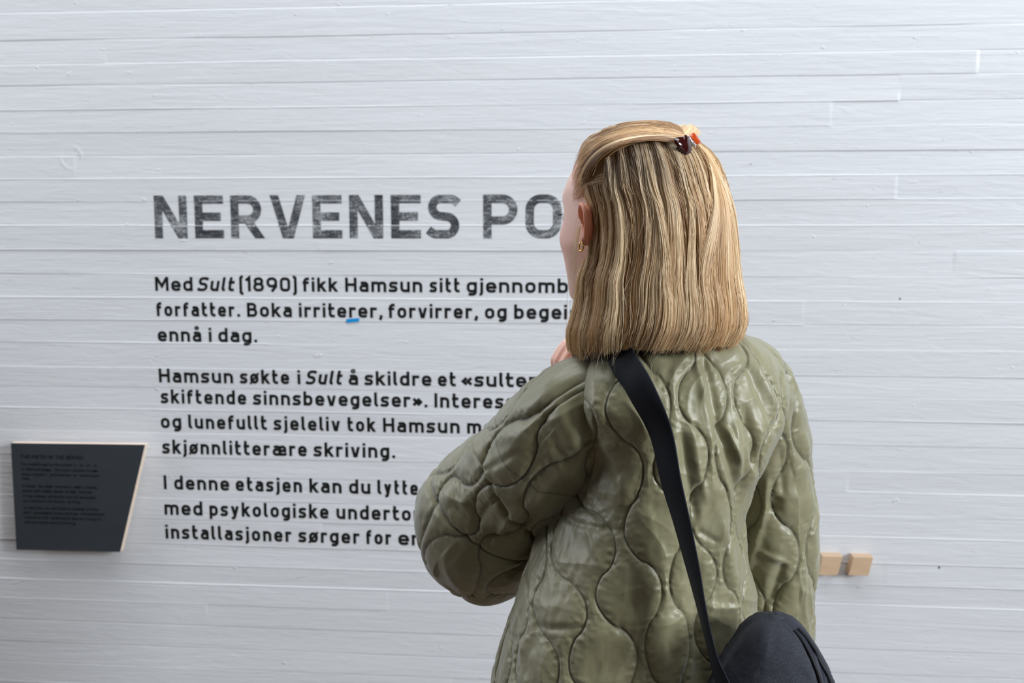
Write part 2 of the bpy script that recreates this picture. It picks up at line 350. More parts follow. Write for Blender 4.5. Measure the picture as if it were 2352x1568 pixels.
def word_mesh(text, wt, x0, x1, z0, cap, surf, italic=False, step=.06):
    """strokes of a word between x0 and x1 on the surface y = surf(x, z)"""
    if wt not in GL: GL[wt] = glyphs(wt)
    G = GL[wt]; w0 = [G[c][0] for c in text]; wide = [v for v in w0 if v > .35]
    tot = (x1-x0)/cap; free = tot-wt*.95*(len(text)-1)-sum(v for v in w0 if v <= .35)
    sx = float(np.clip(free/sum(wide), .8, 1.4)) if wide else 1.0
    ws = [v*(sx if v > .35 else 1)*cap for v in w0]
    gap = ((x1-x0)-sum(ws))/max(1, len(text)-1); x = x0; res = []
    for c, wd, g0 in zip(text, ws, w0):
        parts = []; kx = (wd/cap-wt)/(g0-wt) if g0 > .35 else 1.0
        for k, (pts, closed) in enumerate(G[c][1]):
            pts = [(wt/2+(p[0]-wt/2)*kx,)+tuple(p[1:]) for p in pts]
            v, f = stroke(pts, closed, wt*(.75 if c == 'ø' and k == 1 else (.62 if c == 'å' and k == 2 else 1)), step)
            if c in 'NVRMY': v[:, 1] = np.clip(v[:, 1], 0, 1)
            elif c in 'vwxz' or (c == 'k' and k): v[:, 1] = np.clip(v[:, 1], 0, .735)
            elif c == 'y': v[:, 1] = np.minimum(v[:, 1], .735)
            if italic: v = v+np.stack([v[:, 1]*.2-.06, 0*v[:, 1]], 1)
            X, Z = x+v[:, 0]*cap, z0+v[:, 1]*cap
            parts.append((np.stack([X, surf(X, Z)-.00004*k, Z], 1), [f]))
        res.append(cat_mesh(parts)); x += wd+gap
    return res
on_wall = lambda X, Z: -wall_h(X, Z)-.0005
M_head = mat('worn_grey_stencil_paint', (.1, .1, .1), .6, .3)
n = NT(M_head)
f1 = n.noise((150, 1, 150), 3, .6); f2 = n.noise((9, 1, 14), 2, .5); f3 = n.noise((30, 1, 120), 2, .6)
mx = n.n('Math', operation='ADD'); n.l(f1, mx.inputs[0]); n.l(f2, mx.inputs[1]); mx2 = n.n('Math', operation='MULTIPLY_ADD'); n.l(mx.outputs[0], mx2.inputs[0]); mx2.inputs[1].default_value = .35; 
m3 = n.n('Math', operation='MULTIPLY'); n.l(f3, m3.inputs[0]); m3.inputs[1].default_value = .3; n.l(m3.outputs[0], mx2.inputs[2])
n.l(n.ramp(mx2.outputs[0], [(.40, (.022, .023, .027)), (.5, (.085, .09, .095)), (.58, (.30, .31, .32))]), n.b.inputs['Base Color'])
M_ink = mat('black_wall_lettering', (.006, .006, .006), .5, .3)
def zcap(px, base, cap): return PW(px, base)[2], PW(px, base-cap)[2]-PW(px, base)[2]
hz, hc = zcap(360, 547, 98)
hd = empty('wall_heading', (0, -.002, hz), 'large worn grey capital-letter heading painted on the white wall, above the black text', 'lettering')
for wd_, a, c in (('NERVENES', 356, 1055), ('POESI', 1110, 1520)):
    for s in word_mesh(wd_, .195, PW(a, 520)[0], PW(c, 520)[0], hz, hc, on_wall, step=.03):
        mesh_np('letter', s[0], s[1], M_head, hd)
LINES = [
 (668, [('Med', 357, 443), ('*Sult', 455, 538), ('(1890)', 550, 682), ('fikk', 696, 775), ('Hamsun', 793, 970), ('sitt', 987, 1056), ('gjennombrudd', 1072, 1420)]),
 (726, [('forfatter.', 360, 552), ('Boka', 568, 671), ('irriterer,', 687, 879), ('forvirrer,', 893, 1098), ('og', 1114, 1164), ('begeistrer', 1181, 1425)]),
 (784, [('ennå', 363, 463), ('i', 480, 486), ('dag.', 502, 591)]),
 (878, [('Hamsun', 366, 536), ('søkte', 552, 665), ('i', 684, 690), ('*Sult', 704, 786), ('å', 801, 823), ('skildre', 838, 991), ('et', 1006, 1047), ('«sultent', 1062, 1262)]),
 (926, [('skiftende', 370, 566), ('sinnsbevegelser».', 582, 982), ('Interessen', 998, 1238)]),
 (983, [('og', 370, 417), ('lunefullt', 433, 613), ('sjeleliv', 629, 781), ('tok', 798, 862), ('Hamsun', 880, 1056), ('med', 1073, 1160)]),
 (1041, [('skjønnlitterære', 374, 705), ('skriving.', 721, 908)]),
 (1123, [('I', 377, 383), ('denne', 401, 527), ('etasjen', 542, 694), ('kan', 711, 785), ('du', 802, 851), ('lytte', 867, 960)]),
 (1181, [('med', 379, 466), ('psykologiske', 482, 755), ('undertoner', 773, 1020)]),
 (1236, [('installasjoner', 381, 670), ('sørger', 686, 826), ('for', 841, 899), ('en', 915, 970)])]
PARA = [(0, 3, 'topmost black paragraph on the white wall, three lines starting under the grey heading'),
        (3, 7, 'middle black paragraph on the white wall, four lines beside the top of the dark panel'),
        (7, 10, 'lowest black paragraph on the white wall, three lines right of the dark panel')]
for a, b_, lab in PARA:
    t = empty('wall_text', (PW(370, LINES[a][0])[0], -.002, PW(370, LINES[a][0])[2]), lab, 'lettering', 'black text paragraphs on the wall')
    for base, words in LINES[a:b_]:
        z0, cap = zcap(370, base, 32.5)
        ln = bpy.data.objects.new('text_line', None); ln.location = PW(370, base)-np.array(t.location); COL.objects.link(ln); ln.parent = t; ln.empty_display_size = .02
        for wd_, x0, x1 in words:
            it = wd_[0] == '*'
            v, f = cat_mesh(word_mesh(wd_.lstrip('*'), .20, PW(x0, base)[0], PW(x1, base)[0], z0, cap, on_wall, it))
            mesh_np('word', v, f, M_ink, ln)
# blue tape strip under a word
M_blue = mat('blue_tape', (.004, .24, .58), .45)
poly = [PW(*q)[[0, 2]] for q in ((796, 741), (825, 738), (826, 730), (797, 732))]
v, f = prism(poly, 0, .0012, lambda u, v_, d: np.array([u, -.0016-d, v_]))
tag(mesh_np('tape_strip', v, f, M_blue, smooth=False), 'small blue tape strip stuck under a word in the topmost black paragraph', 'tape')

# ------------------------------------------------------------------ dark information panel with wooden core
M_ply = mat('birch_plywood', (.62, .45, .30), .55)
n = NT(M_ply); n.l(n.ramp(n.noise((6, 60, 60), 3), [(.3, (.66, .52, .40)), (.7, (.78, .66, .54))]), n.b.inputs['Base Color'])
M_slate = mat('slate_grey_laminate', (.020, .024, .030), .55, .4)
n = NT(M_slate); n.l(n.ramp(n.noise((8, 8, 8), 4), [(.3, (.026, .032, .039)), (.7, (.032, .038, .046))]), n.b.inputs['Base Color'])
M_pink = mat('black_panel_lettering', (.004, .004, .005), .6, .2)
YF = -.046
quad = [PW(px, py, YF)[[0, 2]] for px, py in ((38, 1262), (276, 1267), (333, 1021), (25, 1017))]
pc = np.mean(quad, 0)
pn = empty('information_panel', (pc[0], -.004, pc[1]-.15), 'dark slate trapezoid information panel with black print on the wall, left of the text', 'sign')
v, f = prism(quad, .022, .0425, lambda u, v_, d: np.array([u, -.0025-d, v_]), .0006); mesh_np('backing_board', v, f, M_ply, pn, smooth=False)
v, f = prism(pc+(np.array(quad)-pc)*.72, -.001, .0225, lambda u, v_, d: np.array([u, -.0025-d, v_])); mesh_np('mounting_block', v, f, M_ply, pn, smooth=False)
v, f = prism(quad, 0, .002, lambda u, v_, d: np.array([u, YF+.001-d, v_]), .0004); mesh_np('face_sheet', v, f, M_slate, pn, smooth=False)
flat = lambda X, Z: X*0+YF-.0014
PT = [(1052, 8.5, [('THE', 47, 69), ('POETRY', 73, 109), ('OF', 113, 123), ('THE', 128, 148), ('NERVES', 153, 191)]),
 (1068, 6.5, [('The', 48, 62), ('breakthrough', 65, 110), ('for', 113, 123), ('the', 126, 138), ('author', 141, 168), ('came', 171, 222)]),
 (1080, 6.5, [('in', 50, 57), ('1890', 60, 78), ('with', 81, 96), ('hunger.', 98, 119), ('The', 126, 138), ('book', 141, 162), ('continues', 165, 197), ('to', 200, 208), ('make', 211, 225)]),
 (1091, 6.5, [('many', 51, 72), ('readers', 75, 108), ('and', 115, 128), ('bewilder', 131, 165), ('or', 169, 178), ('inspire', 184, 208), ('even', 211, 227)]),
 (1101, 6.5, [('today.', 51, 70)]),
 (1118, 6.5, [('In', 52, 58), ('hunger', 61, 83), ('the', 88, 100), ('author', 104, 123), ('wanted', 127, 158), ('to', 161, 168), ('depict', 172, 188), ('a', 191, 194), ('starving', 197, 222)]),
 (1129, 6.5, [('person', 52, 76), ('with', 79, 83+12), ('sudden', 98, 120), ('moods', 124, 146), ('of', 150, 158), ('mind.', 161, 176), ('Interest', 182, 212)]),
 (1141, 6.5, [('in', 54, 61), ('the', 64, 75), ('irrational', 78, 106), ('and', 110, 122), ('moody', 125, 148), ('soul', 151, 166), ('life', 169, 180), ('emerged', 183, 220)]),
 (1152, 6.5, [('as', 54, 62), ('a', 65, 69), ('theme', 72, 96), ('in', 99, 106), ('his', 109, 120), ('literary', 123, 149), ('writing.', 155, 186)]),
 (1168, 6.5, [('On', 55, 64), ('this', 67, 79), ('floor', 82, 99), ('you', 102, 114), ('can', 117, 129), ('listen', 132, 152), ('to', 155, 163), ('readings', 166, 196), ('of', 199, 207), ('texts', 210, 226)]),
 (1179, 6.5, [('with', 54, 72), ('psychological', 78, 120), ('tones', 123, 146), ('and', 149, 164), ('see', 167, 180), ('installations', 186, 240)]),
 (1190, 6.5, [('created', 56, 82), ('for', 85, 96), ('the', 99, 112), ('exhibition', 117, 152), ('to', 155, 163), ('give', 166, 181), ('an', 184, 193), ('insight', 196, 232)]),
 (1201, 6.5, [('into', 58, 72), ('his', 75, 87), ('works', 90, 112), ('and', 115, 128), ('thinking.', 131, 176)])]
for base, cap, words in PT:
    z0 = PW(48, base, YF)[2]; ch_ = PW(48, base-cap, YF)[2]-z0; parts = []
    for wd_, x0, x1 in words:
        if wd_ == 'On': wd_ = 'on'
        parts += word_mesh(wd_, .17, PW(x0, base, YF)[0], PW(x1, base, YF)[0], z0, ch_, flat, step=.15)
    v, f = cat_mesh(parts); mesh_np('text_line', v, f, M_pink, pn)
# two slanted wooden wall pegs
M_beech = mat('pale_beech_wood', (.62, .42, .27), .5)
n = NT(M_beech); n.l(n.ramp(n.noise((10, 30, 90), 3), [(.3, (.48, .33, .21)), (.7, (.55, .39, .255))]), n.b.inputs['Base Color'])
YB = -.036
for (q, lab) in ((((1881, 1321), (1924, 1321), (1936, 1278), (1889, 1277)), 'left of two slanted pale wooden pegs on the wall, half behind the green sleeve'),
                 (((1949, 1321), (1995, 1322), (2006, 1280), (1961, 1279)), 'right of two slanted pale wooden pegs on the wall, standing fully clear of the sleeve')):
    poly = [PW(px, py, YB)[[0, 2]] for px, py in q]
    v, f = prism(poly, -.001, .0345, lambda u, v_, d: np.array([u, -.0015-d, v_]), .0012)
    tag(mesh_np('wall_peg', v, f, M_beech, smooth=False), lab, 'peg', 'wooden pegs on the wall')
# ------------------------------------------------------------------ the woman
def proj(V):
    d = V-CAM; z = d@C_F
    return np.stack([1176+F_PX*(d@C_R)/z, 784-F_PX*(d@C_U)/z, z], -1)
YB0 = -1.54                                                     # the plane she stands in
foot = PW(1470, 1568, YB0); foot[2] = 0
person = empty('person', foot, 'person in a quilted olive jacket with blond bob half pinned up, reading the wall', 'person')
HPHI = math.radians(40); TPHI = math.radians(22)                # head and trunk are turned to the left
HR = np.array([math.cos(HPHI), math.sin(HPHI), 0]); HF = np.array([-math.sin(HPHI), math.cos(HPHI), 0]); UP = np.array([0, 0, 1.0])
HO = PW(1434, 500, -1.56)
def HW(x, y, z): return HO+np.multiply.outer(np.asarray(x, float), HR)+np.multiply.outer(np.asarray(y, float), HF)+np.multiply.outer(np.asarray(z, float), UP)

# ---- head
HT = np.array([(-.118, .012, .078, .055), (-.112, .026, .088, .035), (-.10, .036, .093, .005), (-.08, .046, .093, -.03), (-.055, .0585, .092, -.06), (-.03, .0665, .093, -.08),
               (0, .0675, .092, -.093), (.03, .0665, .092, -.10), (.06, .060, .080, -.098), (.082, .050, .058, -.085), (.098, .033, .034, -.055), (.108, .008, .0, -.02)])
nz, na = 150, 200
zz = np.linspace(-.118, .108, nz); q = interp(zz, HT[:, 0], HT[:, 1:]); th = np.linspace(0, 2*PI, na, endpoint=False)
cx, sy = np.sin(th), np.cos(th); ex = 2/2.25
sx_ = np.sign(cx)*np.abs(cx)**ex; sy_ = np.sign(sy)*np.abs(sy)**ex
X = q[:, 0][:, None]*sx_; Y = (q[:, 1]+q[:, 2])[:, None]/2+((q[:, 1]-q[:, 2])/2)[:, None]*sy_; Z = zz[:, None]+0*X
fr = sstep(.02, .06, Y)
G2 = lambda x0, z0, sx, sz: np.exp(-((X-x0)/sx)**2-((Z-z0)/sz)**2)*fr
Y = Y+.020*np.exp(-(X/.0085)**2)*fr*sstep(.022, -.035, Z)*sstep(-.050, -.038, Z)+.008*G2(0, -.036, .014, .010)
for s in (-1, 1):
    Y = Y-.012*G2(s*.031, .002, .016, .013)+.005*G2(s*.030, .027, .022, .008)+.006*G2(s*.040, -.026, .020, .018)
Y = Y+.006*G2(0, -.066, .020, .005)+.006*G2(0, -.078, .017, .005)-.004*G2(0, -.072, .022, .003)+.006*G2(0, -.104, .018, .010)-.003*G2(0, -.09, .02, .006)
Vh = HW(X, Y, Z).reshape(-1, 3); kk = len(Vh)
Vh = np.vstack([Vh, HW(0, .066, -.1185), HW(0, -.01, .1085)])
Th = np.array([[kk, i, (i+1) % na] for i in range(na)]+[[kk+1, kk-na+(i+1) % na, kk-na+i] for i in range(na)])
head = (Vh, [grid_faces(nz, na, wrap_m=True, flip=True), Th])
# ---- ear: rim, inner ridge, bowl and lobe
def ear(side):
    out = []
    def E(u, v, d): return HW(side*(.0655+d*.85), -.008+u*.8, v*.76-.010)        # u forward, v up, d away from the head
    rim = [(.010, .004, .006), (.012, .018, .011), (.006, .031, .016), (-.006, .034, .021), (-.016, .025, .024), (-.019, .010, .024), (-.016, -.006, .021), (-.009, -.018, .016), (-.003, -.026, .012)]
    out.append(tube(smooth_path([E(*p) for p in rim], 40), .0030, HR, 8))
    anti = [(-.002, .024, .012), (-.009, .014, .016), (-.009, .0, .016), (-.003, -.010, .013)]
    out.append(tube(smooth_path([E(*p) for p in anti], 24), .0028, HR, 8))
    out.append(ellipsoid(E(-.002, -.024, .010), .0062, .0062, .0085))
    plate = [(.008, .004, .003), (.004, .026, .009), (-.010, .024, .016), (-.014, .008, .017), (-.011, -.008, .013), (-.002, -.022, .008)]
    out.append(tube(smooth_path([E(u, v, d-.004) for u, v, d in plate], 30), .0048, HR, 8))
    out.append(tube(smooth_path([E(*p) for p in ((.008, .0, .004), (.006, -.006, .008), (.003, -.013, .006))], 14), .0032, HR, 8))
    return out
# ---- trunk, neck, limbs and hands under the clothes
neck0 = HW(0, -.035, -.07); chest = PW(1480, 900, YB0); pel = PW(1450, 1640, YB0)
pieces = [head]+ear(-1)+ear(1)
pieces.append(tube(smooth_path([HW(0, -.025, -.03), HW(0, -.03, -.08), PW(1475, 760, YB0), PW(1480, 800, YB0)], 20), [.052]*10+[.056]*10, (0, 1, 0), 28))
pieces.append(tube(smooth_path([PW(1480, 820, YB0), chest, PW(1470, 1150, YB0), PW(1455, 1400, YB0), pel], 40), interp(np.linspace(0, 1, 40), [0, .2, .5, .75, 1], [.075, .105, .095, .105, .12]), (0, 1, 0), 32))
hipZ = 0.84
for s in (-1, 1):
    a = pel+np.array([s*.075, s*.03, 0]); k = np.array([a[0]+s*.012, a[1]-.01, .47]); f = np.array([a[0]+s*.02, a[1]-.0, .08])
    pieces.append(tube(smooth_path([a, k, f], 30), interp(np.linspace(0, 1, 30), [0, .5, .62, 1], [.075, .050, .052, .034]), (0, 1, 0), 20))
    pieces.append(tube([f+np.array([0, -.03, -.035]), f+np.array([-.03, .06, -.045]), f+np.array([-.05, .13, -.055])], [.034, .034, .022], (0, 0, 1), 16))
LARM = [(1355, 890, -1.53, .055), (1258, 1010, -1.48, .050), (1170, 1130, -1.42, .046), (1127, 1205, -1.37, .044), (1137, 1222, -1.345, .043), (1172, 1170, -1.345, .042), (1250, 1050, -1.36, .036), (1328, 938, -1.385, .027)]
RARM = [(1700, 860, -1.52, .055), (1740, 960, -1.49, .05), (1775, 1200, -1.47, .042), (1772, 1400, -1.46, .036), (1745, 1640, -1.44, .027)]
def limb(tab, n=50):
    p = smooth_path([np.append(PW(a, b, c), r) for a, b, c, r in tab], n); return p[:, :3], p[:, 3]
for tab in (LARM, RARM):
    p, r = limb(tab); pieces.append(tube(p, r, (0, 1, .2), 20))
def hand(wr, dirp, nb, size=1.0, curl=(55, 75, 45), side=1):
    d = unit(np.asarray(dirp, float)); nb = np.asarray(nb, float); nb = unit(nb-d*np.dot(nb, d)); ac = np.cross(d, nb)*side; out = []
    L = lambda u, v, t: wr+size*(ac*u+d*v+nb*t)
    for u, r in ((-.028, .0125), (-.010, .0135), (.010, .0135), (.027, .0125)):           # palm
        out.append(tube(smooth_path([L(u*.6, -.005, 0), L(u, .04, .002), L(u, .078+(-.006 if abs(u) > .02 else 0), .003)], 14), [.0165*size]*7+[r*size]*7, nb, 12))
    for u, ln, v0 in ((-.030, .062, .076), (-.010, .072, .083), (.010, .068, .082), (.028, .054, .074)):
        pts = [L(u, v0-.012, .004)]; a = 0; p = L(u, v0, .005); pts.append(p); dirv = d
        for seg, c in zip((.46, .30, .24), curl):
            a += math.radians(c); dirv = d*math.cos(a)-nb*math.sin(a); p = p+dirv*ln*seg*size*1.25; pts.append(p)
        out.append(tube(smooth_path(pts, 22), np.linspace(.0098, .0072, 22)*size, ac, 12))
    out.append(tube(smooth_path([L(-.026, .018, -.004), L(-.044, .042, -.016), L(-.036, .066, -.030), L(-.016, .078, -.038)], 20), np.linspace(.014, .0085, 20)*size, nb, 12))
    return out
wl = PW(1338, 920, -1.39)
pieces += hand(wl, PW(1308, 858, -1.41)-wl, (-.75, -.45, .45), .92, (62, 80, 50), 1)
wr_ = PW(1742, 1650, -1.44); pieces += hand(wr_, (-.05, .12, -1), (.9, -.3, 0), .95, (18, 25, 18), -1)
vb, fb = cat_mesh(pieces)
tmp = mesh_np('body_source', vb, fb, None); md = tmp.modifiers.new('r', 'REMESH'); md.mode = 'VOXEL'; md.voxel_size = .0024; md.use_smooth_shade = True
ms = tmp.modifiers.new('s', 'SMOOTH'); ms.factor = .5; ms.iterations = 3
me = bpy.data.meshes.new_from_object(tmp.evaluated_get(bpy.context.evaluated_depsgraph_get())); bpy.data.objects.remove(tmp)
me.name = 'body'; nv = len(me.vertices); co = np.empty(nv*3, np.float32); me.vertices.foreach_get('co', co); co = co.reshape(-1, 3)
loc = co-HO; lx, ly, lz = loc@HR, loc@HF, loc@UP
col = np.tile([.90, .60, .50], (nv, 1)); blend = lambda c, wgt: col+(np.array(c)-col)*wgt[:, None]
hd_ = (np.abs(lz) < .13) & (np.hypot(lx, ly) < .14)
col = blend((.86, .45, .37), np.exp(-((np.abs(lx)-.045)/.022)**2-((lz+.03)/.03)**2)*.75*(ly > .0)*hd_)
col = blend((.86, .33, .20), np.where(hd_ & (np.abs(lx) > .069) & (ly < .03) & (lz > -.045) & (lz < .03), .8, 0.))  # redder ears, with the glow of light through them painted into the colour
col = blend((.45, .12, .11), np.exp(-(lx/.022)**4-((lz+.072)/.011)**4)*(ly > .07)*hd_)
col = blend((.76, .36, .26), np.exp(-(np.linalg.norm(co-PW(1322, 860, -1.42), axis=1)/.05)**2)*.8)
a = me.attributes.new('col', 'FLOAT_COLOR', 'POINT'); a.data.foreach_set('color', np.concatenate([col, np.ones((nv, 1))], 1).astype(np.float32).ravel())
M_skin = mat('skin', (.6, .35, .26), .5, .4); n = NT(M_skin)
at = n.n('Attribute', attribute_name='col'); n.l(at.outputs['Color'], n.b.inputs['Base Color'])
n.b.inputs['Subsurface Weight'].default_value = .15; n.b.inputs['Subsurface Radius'].default_value = (1, .35, .2); n.b.inputs['Subsurface Scale'].default_value = .006
n.l(n.bump(n.noise((300, 300, 300), 2), .12, .0006), n.b.inputs['Normal'])
me.materials.clear(); me.materials.append(M_skin); body = bpy.data.objects.new('body', me); link(body, person)
# eyes, lashes, brows
M_eye = mat('eyeball', (.75, .74, .72), .1); n = NT(M_eye)
M_lash = mat('dark_lash', (.03, .018, .012), .6); M_brow = mat('blond_brow', (.28, .17, .09), .7)
M_iris = mat('iris', (.06, .12, .16), .15)
for s in (-1, 1):
    v, f = ellipsoid(HW(s*.031, .074, .001), .0115, .0115, .0115); e = mesh_np('eye', v, f, M_eye, person)
    v, f = ellipsoid(HW(s*.031, .0822, .001), .0048, .0048, .0048); mesh_np('iris', v, f, M_iris, e)
    ps = []
    for k in range(9):
        u = -.014+k*.0035; b0 = HW(s*(.031+u), .0835-u*u*30, .0055-u*u*12); b1 = HW(s*(.031+u*1.2), .0885-u*u*30, .0055); b2 = HW(s*(.031+u*1.3), .0915-u*u*30, .0075)
        ps.append(tube(smooth_path([b0, b1, b2], 6), np.linspace(.0006, .0002, 6), HR, 5))
    v, f = cat_mesh(ps); mesh_np('eyelashes', v, f, M_lash, person)
    v, f = tube(smooth_path([HW(s*.014, .0900, .021), HW(s*.028, .0860, .0260), HW(s*.040, .0755, .022)], 14), np.linspace(.003, .0012, 14), UP, 8, flat=.6); mesh_np('eyebrow', v, f, M_brow, person)

# ------------------------------------------------------------------ quilted jacket
def quilt(a, b, pa, pb, delta=.13):
    """distance to the wavy stitch lines; a counts columns, b half periods, pa and pb are their sizes in metres"""
    best = np.full(a.shape, 9.0); al = 0*a
    k0 = np.floor(a)
    for dk in (-2, -1, 0, 1, 2):
        k = k0+dk; ph = PI*(b-k); cs = np.cos(ph); f = a-(k+.5-(.5-delta)*np.sign(cs)*np.abs(cs)**.72); sl = (.5-delta)*PI*np.sin(ph)*pa/pb*np.minimum(.72*np.maximum(np.abs(cs), .12)**-.28, 1.3)
        d = np.abs(f)*pa/np.sqrt(1+sl*sl); best = np.minimum(best, d)
    return best
def warp(src, dst, Q):
    """smooth map through control points: src (k,2) -> dst (k,2), evaluated at Q (...,2)"""
    src = np.asarray(src, float); dst = np.asarray(dst, float); k = len(src); ph = lambda r2: np.sqrt(r2+.05**2)
    M = np.zeros((k+3, k+3)); M[:k, :k] = ph(((src[:, None]-src[None])**2).sum(-1)); M[:k, k] = 1; M[:k, k+1:] = src; M[k, :k] = 1; M[k+1:, :k] = src.T
    M[:k, :k] -= np.eye(k)*.004
    C = np.linalg.solve(M, np.vstack([dst, np.zeros((3, 2))])); sh = Q.shape[:-1]; q_ = Q.reshape(-1, 2); out = np.empty((len(q_), 2))
    for a in range(0, len(q_), 60000):
        b = q_[a:a+60000]; out[a:a+60000] = ph(((b[:, None]-src[None])**2).sum(-1))@C[:k]+C[k]+b@C[k+1:]
    return out.reshape(sh+(2,))
def pattern(V, N, cu, cv, ctl):
    """quilt coordinates on a cloth grid: control (column, row, x, y) read on the side that faces the viewer"""
    p = proj(V.reshape(-1, 3)); f = ((CAM-V)*N).sum(-1).ravel() > 0; src, dst = [], []
    for a, b, x, y in ctl:
        d = np.where(f, (p[:, 0]-x)**2+(p[:, 1]-y)**2, 1e9); i = int(np.argmin(d))
        if d[i] < 900: src.append((cu.ravel()[i], cv.ravel()[i])); dst.append((a, b))
    r = warp(src, dst, np.stack([cu, cv], -1)); return r[..., 0], r[..., 1]
def cloth(B, d, u, v, seed, puff=.0068, seam=None):
    """height of the padded cloth over its base surface: padding, puckers along the thread, creases"""
    h = puff*(1-np.exp(-d/.011))-.0012*np.exp(-(d/.0016)**2)
    near = np.exp(-d/.010)
    h = h+near*.0015*noise(u*130, v*190, 0, seed)*sstep(0, .003, d)
    far = 1-np.exp(-d/.02)
    wv = u*.35+v
    cr = -np.abs(noise(u*24+2*noise(u*9, v*9, 0, seed+3), v*8, 0, seed+1))-.7*np.abs(noise(u*11+v*16, v*20-u*6, 0, seed+2))
    h = h+far*(.0060*cr+.0013*fbm(u*60, v*40, 0, seed+4, 2)+.0006*noise(u*130, v*80, 0, seed+6))
    return h
M_jack = mat('olive_nylon', (.23, .208, .10), .45, .6)
n = NT(M_jack); at = n.n('Attribute', attribute_name='stitch'); mixc = n.n('Mix', data_type='RGBA')
n.l(at.outputs['Fac'], mixc.inputs[0]); n.l(n.ramp(n.noise((7, 7, 7), 3), [(.3, (.205, .188, .100)), (.7, (.235, .216, .116))]), mixc.inputs[6]); mixc.inputs[7].default_value = (.075, .072, .038, 1)
n.l(mixc.outputs[2], n.b.inputs['Base Color'])
n.b.inputs['Sheen Weight'].default_value = .35; n.b.inputs['Sheen Roughness'].default_value = .5; n.b.inputs['Sheen Tint'].default_value = (.85, .92, 1, 1)
nb = n.bump(n.noise((60, 60, 30), 3, .6, 1.0, 1.2), .14, .002); nb = n.bump(n.noise((900, 900, 900), 1), .08, .0004, nb); n.l(nb, n.b.inputs['Normal'])
TT = np.array([(735, 1490, 1640, .055, -1.55), (752, 1462, 1668, .062, -1.55), (770, 1420, 1702, .074, -1.545), (790, 1388, 1735, .088, -1.545), (815, 1345, 1765, .103, -1.54), (850, 1288, 1788, .117, YB0),
      (900, 1264, 1800, .128, YB0), (960, 1300, 1785, .134, YB0), (1030, 1326, 1742, .137, YB0), (1100, 1316, 1708, .138, YB0), (1168, 1284, 1692, .141, YB0), (1242, 1250, 1698, .144, YB0), (1320, 1218, 1712, .147, YB0), (1400, 1190, 1720, .150, YB0), (1440, 1176, 1712, .152, YB0), (1568, 1140, 1706, .157, YB0),
      (1720, 1116, 1708, .162, YB0), (1850, 1106, 1710, .163, YB0)])
nr = 560; py = np.concatenate([np.linspace(735, 860, 90, endpoint=False), np.linspace(860, 1600, 420, endpoint=False), np.linspace(1600, 1850, nr-510)])
tq = interp(py, TT[:, 0], TT[:, 1:])
lft = np.array([PW(a, b, c) for a, b, c in zip(tq[:, 0], py, tq[:, 3])]); rgt = np.array([PW(a, b, c) for a, b, c in zip(tq[:, 1], py, tq[:, 3])])
cen = (lft+rgt)/2; A = (rgt-lft)[:, 0]/2; Bd = tq[:, 2]
# half axes of the turned section, from the width seen
ca, sa = math.cos(TPHI), math.sin(TPHI); la = np.sqrt(np.maximum(A**2-(Bd*sa)**2, .3*A**2))/ca
# angle runs from the front (0) round; the back is PI
tha = np.concatenate([np.linspace(0, .62, 60, endpoint=False), np.linspace(.62, 2*PI-.62, 780, endpoint=False), np.linspace(2*PI-.62, 2*PI, 61)[:-1]]); na = len(tha)
e_ = 2/2.35; s0, c0 = np.sin(tha), np.cos(tha); us = np.sign(s0)*np.abs(s0)**e_; uc = np.sign(c0)*np.abs(c0)**e_
lxs = -la[:, None]*us; lys = Bd[:, None]*uc                       # + us is her left
TR = np.array([ca, sa, 0]); TF = np.array([-sa, ca, 0])
Vt = cen[:, None]+lxs[..., None]*TR+lys[..., None]*TF
def grid_normals(V, wrap=True):
    du = np.roll(V, -1, 1)-np.roll(V, 1, 1); dv = np.gradient(V, axis=0); return unit(np.cross(du, dv))
Nt = grid_normals(Vt); 
if np.sum(Nt[nr//2]*(Vt[nr//2]-cen[nr//2])) < 0: Nt = -Nt
seg = np.linalg.norm(np.roll(Vt, -1, 1)-Vt, axis=2); arc = np.concatenate([np.zeros((nr, 1)), np.cumsum(seg, 1)[:, :-1]], 1)
ib = int(np.argmin(np.abs(tha-PI))); arc = arc-arc[:, ib:ib+1]          # metres round from the middle of the back, + towards her right
sarc = arc if np.sum((Vt[:, ib+20]-Vt[:, ib])[:, 0]) > 0 else -arc
pt = proj(Vt.reshape(-1, 3)).reshape(nr, na, 3)
zt = Vt[..., 2]
# quilting coordinates laid out on the cloth: columns across the back, rows down it
Z954 = PW(1383, 954, -1.67)[2]; S0 = None
i954 = int(np.argmin(np.abs(zt[:, ib]-Z954))); j0 = int(np.argmin(np.abs(pt[i954, :, 0]-1383)+np.where(pt[i954, :, 2] > cen[i954, 1]-CAM[1]-.0, 900, 0))); S0 = sarc[i954, j0]
PA, PB = .0455, .085
drop = Z954+.016-zt
NECKS = [(0, 0, 1383, 954), (2, 0, 1548, 920), (4, 0, 1680, 905), (6, 0, 1788, 920), (3, 1, 1636, 1042), (5, 1, 1738, 1038), (1, 1, 1488, 1080), (-1, 1, 1318, 1105), (0, 2, 1427, 1237), (2, 2, 1577, 1185), (4, 2, 1684, 1185),
         (-1, 3, 1360, 1385), (1, 3, 1530, 1348), (3, 3, 1655, 1309), (0, 4, 1475, 1497), (-2, 4, 1296, 1527), (2, 4, 1590, 1460), (4, 4, 1698, 1400), (3, -1, 1588, 785), (5, -1, 1714, 805), (1, -1, 1455, 800), (-1, -1, 1290, 850), (-2, 2, 1265, 1273), (-3, 3, 1228, 1400), (1, 5, 1560, 1640)]
aq, bq = pattern(Vt, Nt, sarc, zt, NECKS)
dq = quilt(aq, bq, PA, PB)
ht = cloth(None, dq, sarc, zt, 3)
